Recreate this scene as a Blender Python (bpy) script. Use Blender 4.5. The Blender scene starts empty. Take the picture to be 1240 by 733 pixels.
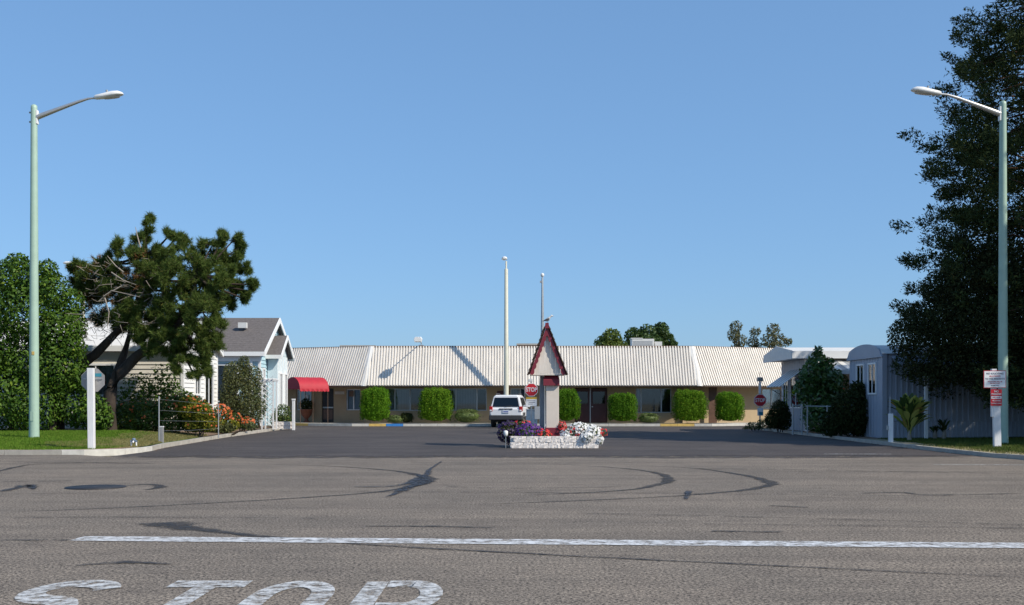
import bpy, bmesh, math, random
import numpy as np
from mathutils import Vector, Matrix, Euler
R = math.radians
random.seed(7); rng = np.random.default_rng(7)
S = bpy.context.scene
COL = S.collection

# ------------------------------------------------------------------ camera, sky, sun
FPX, HZ, H = 1300.0, 485.0, 1.45          # focal length (px of the 1240 wide photo), horizon row, eye height
cam = bpy.data.cameras.new('camera'); camo = bpy.data.objects.new('camera', cam); COL.objects.link(camo)
camo.location = (0, 0, H); camo.rotation_euler = (R(90), 0, 0)
cam.sensor_width = 36; cam.lens = 36 * FPX / 1240; cam.shift_y = (HZ - 366.5) / 1240
cam.clip_end = 3000; cam.clip_start = .1
S.camera = camo
SUN_AZ, SUN_EL = 120.0, 40.0              # clockwise from +Y
w = bpy.data.worlds.new('World'); S.world = w; w.use_nodes = True
nt = w.node_tree; bg = nt.nodes['Background']
sky = nt.nodes.new('ShaderNodeTexSky'); sky.sky_type = 'NISHITA'; sky.sun_disc = False
sky.sun_elevation = R(SUN_EL); sky.sun_rotation = R(SUN_AZ)
sky.altitude = 0; sky.air_density = 1.0; sky.dust_density = 0.7; sky.ozone_density = 8.5
gm = nt.nodes.new('ShaderNodeGamma'); gm.inputs[1].default_value = .5          # the camera's soft response to the whole sky
tn = nt.nodes.new('ShaderNodeMixRGB'); tn.blend_type = 'MULTIPLY'; tn.inputs[0].default_value = 1; tn.inputs[2].default_value = (1.29, 1.78, 2.28, 1)
nt.links.new(sky.outputs[0], gm.inputs[0]); nt.links.new(gm.outputs[0], tn.inputs[1]); nt.links.new(tn.outputs[0], bg.inputs[0]); bg.inputs[1].default_value = 0.148
sun = bpy.data.lights.new('sun', 'SUN'); sun.energy = 5.0; sun.angle = R(.5); sun.color = (1, .92, .79)
suno = bpy.data.objects.new('sun', sun); COL.objects.link(suno)
sdir = Vector((math.sin(R(SUN_AZ)) * math.cos(R(SUN_EL)), math.cos(R(SUN_AZ)) * math.cos(R(SUN_EL)), math.sin(R(SUN_EL))))
suno.rotation_euler = sdir.to_track_quat('Z', 'Y').to_euler(); suno.location = (40, -20, 40)
S.view_settings.view_transform = 'Standard'; S.view_settings.look = 'None'
S.view_settings.exposure = 0; S.view_settings.gamma = 1; S.view_settings.use_curve_mapping = False

# pixel helpers: a pixel gives a direction; the distance comes from the ground or the plane it lies in
def gp(px, py, z=0.0):
    Y = (H - z) * FPX / (py - HZ); return ((px - 620) * Y / FPX, Y)
def xat(px, Y): return (px - 620) * Y / FPX
def zat(py, Y): return H + (HZ - py) * Y / FPX

# ------------------------------------------------------------------ materials
MATS = {}
def mat(name, col, rough=.7, var=.15, scale=6.0, bump=0.0, bscale=40.0, metal=0.0, spec=.4, stretch=(1, 1, 1), col2=None, trans=None):
    m = bpy.data.materials.new(name); m.use_nodes = True; MATS[name] = m
    t = m.node_tree; p = t.nodes['Principled BSDF']; L = t.links.new
    tc = t.nodes.new('ShaderNodeTexCoord'); mp = t.nodes.new('ShaderNodeMapping'); mp.inputs['Scale'].default_value = stretch
    L(tc.outputs['Object'], mp.inputs[0])
    n = t.nodes.new('ShaderNodeTexNoise'); n.inputs['Scale'].default_value = scale; n.inputs['Detail'].default_value = 6; n.inputs['Roughness'].default_value = .65
    L(mp.outputs[0], n.inputs[0])
    r = t.nodes.new('ShaderNodeValToRGB'); r.color_ramp.elements[0].position = .3; r.color_ramp.elements[1].position = .7
    a = [max(0, c * (1 - var)) for c in col]; b = [min(1, c * (1 + var)) for c in (col2 or col)]
    r.color_ramp.elements[0].color = (*a, 1); r.color_ramp.elements[1].color = (*b, 1)
    L(n.outputs[0], r.inputs[0]); L(r.outputs[0], p.inputs['Base Color'])
    p.inputs['Roughness'].default_value = rough; p.inputs['Metallic'].default_value = metal; p.inputs['Specular IOR Level'].default_value = spec
    if bump:
        n2 = t.nodes.new('ShaderNodeTexNoise'); n2.inputs['Scale'].default_value = bscale; n2.inputs['Detail'].default_value = 5
        L(mp.outputs[0], n2.inputs[0]); bp = t.nodes.new('ShaderNodeBump'); bp.inputs['Strength'].default_value = bump; bp.inputs['Distance'].default_value = .02
        L(n2.outputs[0], bp.inputs['Height']); L(bp.outputs[0], p.inputs['Normal'])
    return m
def leafmat(name, c1, c2, c3=None, trans=.25, rough=.5, spec=.35):
    m = bpy.data.materials.new(name); m.use_nodes = True; MATS[name] = m
    t = m.node_tree; p = t.nodes['Principled BSDF']; L = t.links.new
    g = t.nodes.new('ShaderNodeNewGeometry'); r = t.nodes.new('ShaderNodeValToRGB')
    r.color_ramp.elements[0].color = (*c1, 1); r.color_ramp.elements[1].color = (*c2, 1)
    if c3:
        e = r.color_ramp.elements.new(.93); e.color = (*c2, 1); r.color_ramp.elements[2].color = (*c3, 1)
    L(g.outputs['Random Per Island'], r.inputs[0]); L(r.outputs[0], p.inputs['Base Color'])
    p.inputs['Roughness'].default_value = rough; p.inputs['Specular IOR Level'].default_value = spec
    tr = t.nodes.new('ShaderNodeBsdfTranslucent'); L(r.outputs[0], tr.inputs[0])
    mx = t.nodes.new('ShaderNodeMixShader'); mx.inputs[0].default_value = trans
    L(p.outputs[0], mx.inputs[1]); L(tr.outputs[0], mx.inputs[2]); L(mx.outputs[0], t.nodes['Material Output'].inputs[0])
    return m
def asphalt(name, c, warm, speck):
    m = bpy.data.materials.new(name); m.use_nodes = True; MATS[name] = m
    t = m.node_tree; p = t.nodes['Principled BSDF']; L = t.links.new
    tc = t.nodes.new('ShaderNodeTexCoord')
    def noise(s, d=4, ro=.6, st=None):
        n = t.nodes.new('ShaderNodeTexNoise'); n.inputs['Scale'].default_value = s; n.inputs['Detail'].default_value = d; n.inputs['Roughness'].default_value = ro
        if st:
            mp = t.nodes.new('ShaderNodeMapping'); mp.inputs['Scale'].default_value = st; mp.inputs['Rotation'].default_value = (0, 0, R(7)); L(tc.outputs['Object'], mp.inputs[0]); L(mp.outputs[0], n.inputs[0])
        else: L(tc.outputs['Object'], n.inputs[0])
        return n
    def ramp(src, p0, c0, p1, c1):
        r = t.nodes.new('ShaderNodeValToRGB'); r.color_ramp.elements[0].position = p0; r.color_ramp.elements[1].position = p1
        r.color_ramp.elements[0].color = (*c0, 1); r.color_ramp.elements[1].color = (*c1, 1); L(src, r.inputs[0]); return r
    def mul(a, b, fac=1, mode='MULTIPLY'):
        x = t.nodes.new('ShaderNodeMixRGB'); x.blend_type = mode; x.inputs[0].default_value = fac; L(a, x.inputs[1]); L(b, x.inputs[2]); return x
    base = ramp(noise(.35, 5).outputs[0], .3, [k * .84 for k in c], .72, [k * w_ for k, w_ in zip(c, warm)])
    streak = ramp(noise(1.0, 5, .7, (.12, 1.3, 1)).outputs[0], .38, (.80, .80, .81), .6, (1.04, 1.04, 1.04))
    agg = ramp(noise(36, 2, .9).outputs[0], .36, (max(0, 1 - speck * 1.7),) * 3, .64, (1 + speck * 1.7,) * 3); agc = ramp(noise(11, 3, .8, (.35, 1, 1)).outputs[0], .3, (1 - speck * .35,) * 3, .7, (1 + speck * .35,) * 3)
    v = t.nodes.new('ShaderNodeTexVoronoi'); v.inputs['Scale'].default_value = 34; L(tc.outputs['Object'], v.inputs[0])
    chip = ramp(v.outputs['Distance'], .0, (1.55, 1.5, 1.4), .16, (1, 1, 1))
    stain = ramp(noise(1.6, 6, .7).outputs[0], .30, (.74, .73, .74), .47, (1, 1, 1))
    a = mul(base.outputs[0], streak.outputs[0]); a = mul(a.outputs[0], agg.outputs[0]); a = mul(a.outputs[0], agc.outputs[0]); a = mul(a.outputs[0], chip.outputs[0], .9); a = mul(a.outputs[0], stain.outputs[0], .8)
    L(a.outputs[0], p.inputs['Base Color']); p.inputs['Roughness'].default_value = .86; p.inputs['Specular IOR Level'].default_value = .3
    bp = t.nodes.new('ShaderNodeBump'); bp.inputs['Strength'].default_value = .35; bp.inputs['Distance'].default_value = .01
    L(noise(70, 3, .7).outputs[0], bp.inputs['Height']); L(bp.outputs[0], p.inputs['Normal'])
    return m
def worn(name, col, thr, soft, scale=9, rough=.75, amax=1.0, edge=False):
    """paint or rubber that is worn through to the asphalt below"""
    m = mat(name, col, rough, .08, 5)
    t = m.node_tree; L = t.links.new; tc = t.nodes.new('ShaderNodeTexCoord')
    n = t.nodes.new('ShaderNodeTexNoise'); n.inputs['Scale'].default_value = scale; n.inputs['Detail'].default_value = 8; n.inputs['Roughness'].default_value = .75
    L(tc.outputs['Object'], n.inputs[0])
    r = t.nodes.new('ShaderNodeMapRange'); r.inputs[1].default_value = thr; r.inputs[2].default_value = thr + soft; r.inputs[3].default_value = 0; r.inputs[4].default_value = amax
    L(n.outputs[0], r.inputs[0])
    tr = t.nodes.new('ShaderNodeBsdfTransparent'); mx = t.nodes.new('ShaderNodeMixShader'); fac = r.outputs[0]
    if edge:                                     # thins out towards the rim of the mark
        at = t.nodes.new('ShaderNodeAttribute'); at.attribute_name = 'rim_fade'; mu = t.nodes.new('ShaderNodeMath'); mu.operation = 'MULTIPLY'; L(at.outputs['Fac'], mu.inputs[0]); L(fac, mu.inputs[1]); fac = mu.outputs[0]
    L(fac, mx.inputs[0]); L(tr.outputs[0], mx.inputs[1]); L(t.nodes['Principled BSDF'].outputs[0], mx.inputs[2]); L(mx.outputs[0], t.nodes['Material Output'].inputs[0])
    return m
def glass(name, tint, dark=.5):
    m = bpy.data.materials.new(name); m.use_nodes = True; MATS[name] = m
    t = m.node_tree; L = t.links.new; t.nodes.remove(t.nodes['Principled BSDF'])
    tr = t.nodes.new('ShaderNodeBsdfTransparent'); tr.inputs[0].default_value = (*tint, 1)
    gl = t.nodes.new('ShaderNodeBsdfGlossy'); gl.inputs[0].default_value = (.9, .95, 1, 1); gl.inputs['Roughness'].default_value = .03
    fr = t.nodes.new('ShaderNodeFresnel'); fr.inputs[0].default_value = 1.6
    mx = t.nodes.new('ShaderNodeMixShader'); L(fr.outputs[0], mx.inputs[0]); L(tr.outputs[0], mx.inputs[1]); L(gl.outputs[0], mx.inputs[2]); L(mx.outputs[0], t.nodes['Material Output'].inputs[0])
    return m
asphalt('street', (.190, .161, .130), (1.14, 1.11, 1.08), .55)
asphalt('drive', (.066, .057, .054), (1.35, 1.33, 1.3), .45)
worn('road_paint', (.62, .63, .64), .36, .22, 7); worn('road_paint_old', (.60, .61, .61), .385, .22, 9)
worn('rubber', (.035, .035, .037), .29, .32, 6, .8, 1.0, True); worn('tar', (.03, .03, .034), .38, .16, 5, .6, 1.0, True); worn('seam', (.03, .028, .028), .40, .15, 3, .8, 1.0, True); worn('drive_fringe', (.066, .057, .054), .40, .14, 2.5, .85, .9, True)
mat('earth', (.27, .17, .105), .95, .35, 5, .5, 22); mat('mulch', (.17, .115, .075), .95, .35, 6, .6, 30)
mat('dry_ground', (.27, .23, .14), .95, .25, 2, .4, 20); mat('lawn_soil', (.10, .15, .03), .95, .3, 2.5, .5, 30)
mat('concrete', (.40, .37, .32), .9, .18, 3, .3, 40); mat('concrete_pale', (.55, .53, .48), .9, .15, 4, .3, 40)
mat('kerb_yellow', (.62, .43, .13), .75, .15, 5, .2, 30); mat('kerb_blue', (.04, .22, .58), .7, .15, 5, .2, 30)
mat('pole_green', (.34, .47, .38), .45, .07, 3, .05, 20, spec=.5); mat('pole_cream', (.55, .54, .44), .5, .07, 3, .05)
mat('alu', (.55, .54, .52), .4, .08, 8, metal=.7); mat('lamp_white', (.78, .78, .76), .35, .05, 6); mat('lens', (.5, .47, .4), .15, .1, 10)
mat('galv', (.38, .40, .41), .45, .12, 12, metal=.6); mat('grey_paint', (.30, .32, .34), .55, .1, 6)
mat('white_wood', (.72, .72, .72), .6, .12, 4, .25, 30, stretch=(1, 1, .2)); mat('white_paint', (.78, .78, .77), .55, .06, 4)
mat('sign_back', (.33, .32, .31), .5, .12, 6, metal=.3); mat('sign_red', (.55, .02, .03), .4, .06, 6); mat('sign_white', (.80, .80, .80), .4, .04, 6)
mat('sticker', (.03, .22, .30), .5, .1, 9); mat('text_dark', (.05, .05, .09), .6, .05, 6); mat('text_red', (.5, .05, .06), .6, .05, 6); mat('sign_yellow', (.68, .42, .05), .5, .06, 6)
mat('mansard', (.75, .70, .63), .5, .10, 1.4, .05, 10, spec=.3, stretch=(1.6, 1, .25)); mat('mansard_trim', (.70, .69, .66), .5, .06, 2)
mat('brown_trim', (.16, .10, .07), .6, .12, 5); mat('tan_wall', (.40, .305, .19), .85, .09, 1.5, .2, 40); mat('maroon', (.075, .028, .028), .5, .15, 5)
mat('brown_brick', (.15, .085, .06), .8, .25, 8, .3, 25); mat('frame_alu', (.45, .46, .46), .45, .08, 5, metal=.5)
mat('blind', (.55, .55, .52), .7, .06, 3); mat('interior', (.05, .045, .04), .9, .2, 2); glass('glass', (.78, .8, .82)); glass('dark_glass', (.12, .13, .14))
mat('awning_red', (.42, .02, .035), .65, .08, 4, .05, 10); mat('door_dark', (.035, .03, .028), .4, .15, 5); mat('roof_flat', (.35, .33, .30), .9, .1, 2)
mat('hvac', (.62, .62, .60), .5, .08, 5); mat('pot', (.25, .09, .05), .7, .15, 8)
mat('siding_cream', (.66, .62, .54), .6, .05, 2, .04, 20); mat('siding_white', (.78, .77, .74), .55, .05, 2, .04, 20); mat('roof_white', (.72, .70, .66), .5, .08, 2)
mat('siding_blue', (.42, .60, .66), .6, .05, 2, .04, 20); mat('bay_blue', (.60, .70, .74), .6, .05, 2); mat('shingle', (.13, .115, .11), .9, .25, 9, .5, 40, stretch=(1, 1, 1)); mat('trim_white', (.80, .80, .79), .5, .04, 3)
mat('siding_grey', (.33, .365, .43), .5, .06, 2); mat('siding_tan', (.50, .44, .35), .6, .08, 2)
mat('bark', (.045, .032, .024), .9, .35, 10, .9, 18, stretch=(1, 1, .3)); mat('bark_red', (.14, .075, .05), .9, .35, 10, .9, 18, stretch=(1, 1, .25)); mat('dead_wood', (.30, .26, .22), .9, .25, 10, .4, 20)
mat('burgundy', (.20, .025, .04), .5, .12, 6); mat('pillar', (.66, .58, .50), .8, .07, 3, .15, 40); mat('panel_beige', (.72, .645, .56), .75, .10, 3, .2, 30, stretch=(1, 1, .2))
mat('shake', (.075, .045, .032), .9, .4, 6, .6, 20, stretch=(1, .3, 1)); mat('slump', (.76, .70, .65), .85, .05, 7, .7, 22); mat('planter_soil', (.05, .035, .025), .95, .3, 6)
mat('car_white', (.75, .76, .78), .25, .02, 3, spec=.6); mat('car_grey', (.045, .046, .05), .6, .1, 6); mat('tyre', (.02, .02, .02), .85, .1, 8); mat('rim', (.5, .5, .52), .35, .05, 5, metal=.8)
mat('tail_red', (.42, .015, .015), .2, .05, 6); mat('plate', (.62, .66, .74), .5, .05, 5); mat('plate_blue', (.05, .09, .35), .5, .05, 5); mat('seat_grey', (.10, .10, .11), .9, .1, 5)
mat('iron', (.05, .05, .055), .55, .25, 9, .5, 30, metal=.5); mat('bird', (.55, .55, .56), .7, .35, 9); mat('bird_dark', (.06, .06, .07), .7, .2, 9); mat('valve_blue', (.13, .19, .28), .5, .1, 8)
leafmat('leaf_laurel', (.03, .075, .01), (.10, .185, .02), (.20, .27, .03), .25, .5, .22)
leafmat('leaf_hedge', (.045, .13, .008), (.13, .275, .014), (.25, .34, .02), .3, .7, .1)
leafmat('leaf_hedge_deep', (.045, .12, .008), (.105, .235, .014), (.22, .30, .02), .3, .7, .1); leafmat('leaf_hedge_gold', (.05, .13, .008), (.15, .28, .015), (.30, .33, .03), .3, .7, .1); leafmat('leaf_mound', (.06, .10, .025), (.13, .17, .045), (.20, .22, .05), .2)
leafmat('needle_pine', (.04, .08, .016), (.13, .175, .04), (.24, .21, .05), .2, .7, .1); leafmat('needle_dead', (.13, .07, .03), (.22, .11, .045), None, .1, .8, .1)
leafmat('needle_redwood', (.018, .034, .012), (.06, .08, .024), (.15, .14, .035), .12, .7, .1)
leafmat('leaf_oak', (.016, .024, .010), (.042, .05, .018), (.08, .08, .03), .12, .7, .1)
leafmat('leaf_shrub', (.03, .065, .015), (.09, .13, .03), (.17, .17, .05), .2); leafmat('leaf_olive', (.05, .07, .02), (.12, .13, .045), (.2, .18, .07), .2)
leafmat('leaf_rose', (.03, .07, .012), (.11, .16, .025), (.32, .22, .03), .25); leafmat('leaf_gold', (.08, .11, .015), (.24, .23, .03), (.42, .25, .03), .25, .7, .1); leafmat('leaf_magnolia', (.03, .08, .02), (.085, .16, .035), (.18, .25, .05), .15, .3, .5)
leafmat('leaf_oleander', (.016, .028, .009), (.04, .052, .014), (.08, .075, .025), .12, .7, .12); leafmat('banana_light', (.42, .42, .09), (.5, .48, .12), None, .3); leafmat('banana_mid', (.22, .27, .05), (.28, .32, .06), None, .3); leafmat('banana_dark', (.04, .08, .02), (.06, .1, .02), None, .25); leafmat('banana_dead', (.35, .22, .06), (.42, .28, .08), None, .2)
leafmat('leaf_far', (.035, .075, .02), (.08, .13, .03), (.12, .17, .04), .2); leafmat('leaf_far_lime', (.07, .12, .02), (.15, .19, .035), None, .2); leafmat('leaf_birch', (.07, .085, .03), (.15, .14, .06), (.22, .17, .08), .25)
leafmat('grass', (.075, .15, .014), (.145, .25, .03), (.25, .25, .06), .3, .7, .1); leafmat('grass_shade_tone', (.05, .085, .015), (.10, .13, .03), (.2, .17, .06), .25, .7, .1); leafmat('grass_dry', (.16, .17, .05), (.30, .25, .10), None, .25)  # second grass: lawn green darkened so its colour carries the tree shade
leafmat('petal_white', (.72, .72, .72), (.86, .86, .84), None, .25); leafmat('petal_purple', (.05, .015, .12), (.14, .04, .28), (.32, .10, .35), .2); leafmat('petal_red', (.55, .02, .03), (.68, .05, .05), (.6, .08, .2), .2)
leafmat('petal_orange', (.48, .08, .02), (.62, .16, .04), None, .2); leafmat('petal_dark', (.012, .008, .03), (.05, .02, .10), (.10, .04, .18), .15)

# ------------------------------------------------------------------ object helpers
def tag(o, label=None, cat=None, group=None, kind=None):
    if label: o['label'] = label
    if cat: o['category'] = cat
    if group: o['group'] = group
    if kind: o['kind'] = kind
    return o
def thing(name, label, cat, loc=(0, 0, 0), rz=0, group=None):
    o = bpy.data.objects.new(name, None); COL.objects.link(o); o.empty_display_size = .1
    o.location = loc; o.rotation_euler = (0, 0, rz); return tag(o, label, cat, group)
def copy_tree(o, parent=None):
    c = o.copy(); COL.objects.link(c); c.parent = parent
    for ch in list(o.children): copy_tree(ch, c)
    return c
class MB:
    """collects shapes, build() links them as one mesh object"""
    def __init__(s): s.v = []; s.f = []; s.smooth = []
    def add(s, vs, fs, smooth=False):
        k = len(s.v); s.v += [tuple(p) for p in vs]; s.f += [tuple(i + k for i in f) for f in fs]; s.smooth += [smooth] * len(fs); return s
    def box(s, x0, x1, y0, y1, z0, z1, M=None):
        vs = [(x0, y0, z0), (x1, y0, z0), (x1, y1, z0), (x0, y1, z0), (x0, y0, z1), (x1, y0, z1), (x1, y1, z1), (x0, y1, z1)]
        if M: vs = [M(*p) for p in vs]
        return s.add(vs, [(0, 3, 2, 1), (4, 5, 6, 7), (0, 1, 5, 4), (1, 2, 6, 5), (2, 3, 7, 6), (3, 0, 4, 7)])
    def prism(s, poly, a, b, axis='y'):
        """poly in the two other axes, extruded along axis from a to b"""
        n = len(poly); mk = {'y': lambda p, t: (p[0], t, p[1]), 'x': lambda p, t: (t, p[0], p[1]), 'z': lambda p, t: (p[0], p[1], t)}[axis]
        vs = [mk(p, a) for p in poly] + [mk(p, b) for p in poly]
        return s.add(vs, [tuple(range(n)), tuple(range(2 * n - 1, n - 1, -1))] + [(i, i + n, (i + 1) % n + n, (i + 1) % n) for i in range(n)])
    def tube(s, pts, rad, n=8, cap=True):
        pts = [Vector(p) for p in pts]; m = len(pts)
        if not hasattr(rad, '__len__'): rad = [rad] * m
        vs = []; up = Vector((0, 0, 1))
        for i, p in enumerate(pts):
            d = (pts[min(i + 1, m - 1)] - pts[max(i - 1, 0)]).normalized()
            a = d.cross(up if abs(d.z) < .95 else Vector((1, 0, 0))).normalized(); b = d.cross(a)
            if i and a.dot(pa) < 0 and abs(d.z) >= .95: pass
            pa = a
            for k in range(n):
                t = 2 * math.pi * k / n; vs.append(p + (a * math.cos(t) + b * math.sin(t)) * rad[i])
        fs = [(i * n + k, i * n + (k + 1) % n, (i + 1) * n + (k + 1) % n, (i + 1) * n + k) for i in range(m - 1) for k in range(n)]
        s.add(vs, fs, True)
        if cap: s.add(vs[:n], [tuple(range(n - 1, -1, -1))]); s.add(vs[-n:], [tuple(range(n))])
        return s
    def lathe(s, prof, n=16, c=(0, 0)):
        """prof: list of (r, z) round a vertical axis"""
        vs = [(c[0] + r * math.cos(2 * math.pi * k / n), c[1] + r * math.sin(2 * math.pi * k / n), z) for r, z in prof for k in range(n)]
        fs = [(i * n + k, i * n + (k + 1) % n, (i + 1) * n + (k + 1) % n, (i + 1) * n + k) for i in range(len(prof) - 1) for k in range(n)]
        return s.add(vs, fs, True)
    def loft(s, rings, smooth=True, caps=True):
        n = len(rings[0]); vs = [p for r in rings for p in r]
        fs = [(i * n + k, i * n + (k + 1) % n, (i + 1) * n + (k + 1) % n, (i + 1) * n + k) for i in range(len(rings) - 1) for k in range(n)]
        s.add(vs, fs, smooth)
        if caps: s.add(rings[0], [tuple(range(n - 1, -1, -1))], smooth); s.add(rings[-1], [tuple(range(n))], smooth)
        return s
    def build(s, name, m, parent=None, bevel=0, recalc=True, kind=None):
        me = bpy.data.meshes.new(name); me.from_pydata(s.v, [], s.f); me.materials.append(MATS[m])
        me.polygons.foreach_set('use_smooth', s.smooth)
        if recalc or bevel:
            b = bmesh.new(); b.from_mesh(me)
            bmesh.ops.remove_doubles(b, verts=b.verts, dist=1e-5) if not any(s.smooth) else None
            bmesh.ops.recalc_face_normals(b, faces=b.faces)
            if bevel:
                es = [e for e in b.edges if len(e.link_faces) == 2 and e.calc_face_angle(0) > .5]
                bmesh.ops.bevel(b, geom=es, offset=bevel, segments=2, affect='EDGES', profile=.5)
            b.to_mesh(me); b.free()
        o = bpy.data.objects.new(name, me); COL.objects.link(o); o.parent = parent
        if kind: o['kind'] = kind
        return o
def unit(a): return a / np.maximum(np.linalg.norm(a, axis=1, keepdims=True), 1e-9)
def quads(name, V, n, m, parent, per=4, kind=None):
    """V: (n*per,3) vertices of n separate quads or triangles"""
    me = bpy.data.meshes.new(name); me.vertices.add(n * per); me.vertices.foreach_set('co', V.astype(np.float32).ravel())
    me.loops.add(n * per); me.loops.foreach_set('vertex_index', np.arange(n * per, dtype=np.int32))
    me.polygons.add(n); me.polygons.foreach_set('loop_start', np.arange(0, n * per, per, dtype=np.int32)); me.polygons.foreach_set('loop_total', np.full(n, per, dtype=np.int32))
    me.update(); me.validate(); me.materials.append(MATS[m]); o = bpy.data.objects.new(name, me); COL.objects.link(o); o.parent = parent
    if kind: o['kind'] = kind
    return o
def leaves(name, P, size, m, parent, aspect=.5, N=None, out=.5, up=0.0, A=None, kind=None):
    """one rhombic leaf at each point; N outward direction blended by out; A leaf axis bias"""
    n = len(P); nr = unit(rng.normal(size=(n, 3)))
    if N is not None: nr = unit(nr * (1 - out) + unit(N) * out)
    ax = rng.normal(size=(n, 3))
    if A is not None: ax = ax * .35 + A
    ax[:, 2] += up; ax = unit(ax - nr * np.sum(ax * nr, axis=1, keepdims=True)); b = np.cross(nr, ax)
    Ls = size * rng.uniform(.6, 1.35, (n, 1)); W = Ls * aspect
    V = np.empty((n, 4, 3)); V[:, 0] = P - ax * Ls * .5; V[:, 1] = P + b * W * .5 + nr * W * .12; V[:, 2] = P + ax * Ls * .5; V[:, 3] = P - b * W * .5 + nr * W * .12
    return quads(name, V.reshape(-1, 3), n, m, parent, 4, kind)
def shell(n, c, r, lo=.6, flat=None):
    d = unit(rng.normal(size=(n, 3))); q = rng.uniform(lo ** 3, 1, (n, 1)) ** (1 / 3)
    return np.array(c) + d * q * np.array(r), d
def clumps(spec, n, lo=.55):
    """spec: list of (x,y,z,rx,ry,rz); leaf points spread over all of them by size"""
    wts = np.array([s[3] * s[5] for s in spec]); wts = wts / wts.sum(); Ps = []; Ns = []
    for s, k in zip(spec, (wts * n).astype(int)):
        p, d = shell(max(k, 3), s[:3], s[3:], lo); Ps.append(p); Ns.append(d)
    return np.vstack(Ps), np.vstack(Ns)
def text_mesh(name, body, size, m, parent, loc, rot=(R(90), 0, 0), bold=0.0, sx=1.0):
    c = bpy.data.curves.new(name, 'FONT'); c.body = body; c.size = size; c.align_x = 'CENTER'; c.align_y = 'CENTER'; c.offset = bold; c.extrude = .001
    t = bpy.data.objects.new(name, c); COL.objects.link(t); bpy.context.view_layer.update()
    me = bpy.data.meshes.new_from_object(t); bpy.data.objects.remove(t)
    for v in me.vertices: v.co.x *= sx
    me.materials.clear(); me.materials.append(MATS[m]); o = bpy.data.objects.new(name, me); COL.objects.link(o)
    o.parent = parent; o.location = loc; o.rotation_euler = rot; return o

# ------------------------------------------------------------------ ground, roads, kerbs
def sheet(name, poly, z, m, parent=None, kind=None):
    b = MB(); b.add([(x, y, z) for x, y in poly], [tuple(range(len(poly)))]); o = b.build(name, m, parent, recalc=False)
    if kind: o['kind'] = kind
    return o
sheet('ground', [(-900, -300), (900, -300), (900, 1500), (-900, 1500)], -.06, 'dry_ground', kind='structure')
street = sheet('cross_street', [(-120, 11.2), (-9.5, 11.2), (-9.5, -40), (9.5, -40), (9.5, 11.2), (120, 5), (120, 12), (16, 23.2), (13.4, 24.2), (12.4, 26), (12.2, 28.05), (-10.4, 27.7), (-11.6, 28.6), (-120, 29.5)], 0, 'street', kind='structure')
drive = sheet('park_driveway', [(-10.4, 27.7), (12.2, 28.05), (12.25, 52), (12.8, 56), (14.5, 59), (34, 68), (32, 72), (11.2, 60.3), (-9, 60.3), (-30, 70), (-32, 66), (-13, 57.3), (-11.5, 55), (-11.3, 42), (-10.75, 33), (-10.3, 30)], .0, 'drive', kind='structure')

def strip(name, pts, wid, m, parent, z=.006, seg=10):
    soft = m in ('rubber', 'tar', 'seam', 'drive_fringe')
    """flat ribbon on the ground along a smoothed line; wid in metres, one number or one per point"""
    pts = [Vector((p[0], p[1], 0)) for p in pts]; n = len(pts)
    if not hasattr(wid, '__len__'): wid = [wid] * n
    P = []; W = []
    for i in range(n - 1):
        p0, p1, p2, p3 = pts[max(i - 1, 0)], pts[i], pts[i + 1], pts[min(i + 2, n - 1)]
        for k in range(seg + (i == n - 2)):
            t = k / seg; P.append(.5 * ((2 * p1) + (p2 - p0) * t + (2 * p0 - 5 * p1 + 4 * p2 - p3) * t * t + (3 * p1 - p0 - 3 * p2 + p3) * t ** 3)); W.append(wid[i] * (1 - t) + wid[i + 1] * t)
    vs = []; den = []; n = len(P); wob = random.uniform(0, 9)
    for i, p in enumerate(P):
        d = P[min(i + 1, n - 1)] - P[max(i - 1, 0)]; nrm = Vector((-d.y, d.x, 0)).normalized(); ww = W[i] * .5; end = min(1, i / (n * .08 + .01), (n - 1 - i) / (n * .08 + .01)) if soft else 1
        for q, a in (((-1.25, 0), (-.6, 1), (.6, 1), (1.25, 0)) if soft else ((-1, 1), (1, 1))):
            k = ww * q * (1 + (.25 * math.sin(i * 1.7 + wob + q) + .2 * math.sin(i * .63 + 2 * wob - q) if soft else 0)); vs.append((p.x + nrm.x * k, p.y + nrm.y * k, z)); den.append(a * end)
    c = 4 if soft else 2; b = MB(); b.add(vs, [(c * i + k, c * i + k + 1, c * (i + 1) + k + 1, c * (i + 1) + k) for i in range(n - 1) for k in range(c - 1)]); o = b.build(name, m, parent, recalc=False)
    if soft: o.data.attributes.new('rim_fade', 'FLOAT', 'POINT').data.foreach_set('value', den)
    return o
def pxline(name, pix, wid, m, z=.006, parent=None): return strip(name, [gp(*p) for p in pix], wid, m, parent or street, z)
# white limit line across the near street
strip('limit_line', [(-4.55, 11.22), (0.3, 10.95), (7.5, 10.55)], [.36, .4, .4], 'road_paint', street, .008)
strip('verge_soil', [(-40, 29.13), (-20, 29.05), (-13, 29.05), (-11.85, 29.15), (-11.2, 29.6), (-10.98, 30.6), (-11.25, 33), (-11.6, 38)], [.3, .35, .4, .45, .5, .5, .4, .3], 'earth', street, .116); strip('edge_line', [(9.5, 24.15), (11.6, 24.0)], .12, 'road_paint_old', street, .008); strip('edge_line', [(8.4, 28.9), (10.2, 28.85)], .12, 'road_paint_old', drive, .008)
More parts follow.
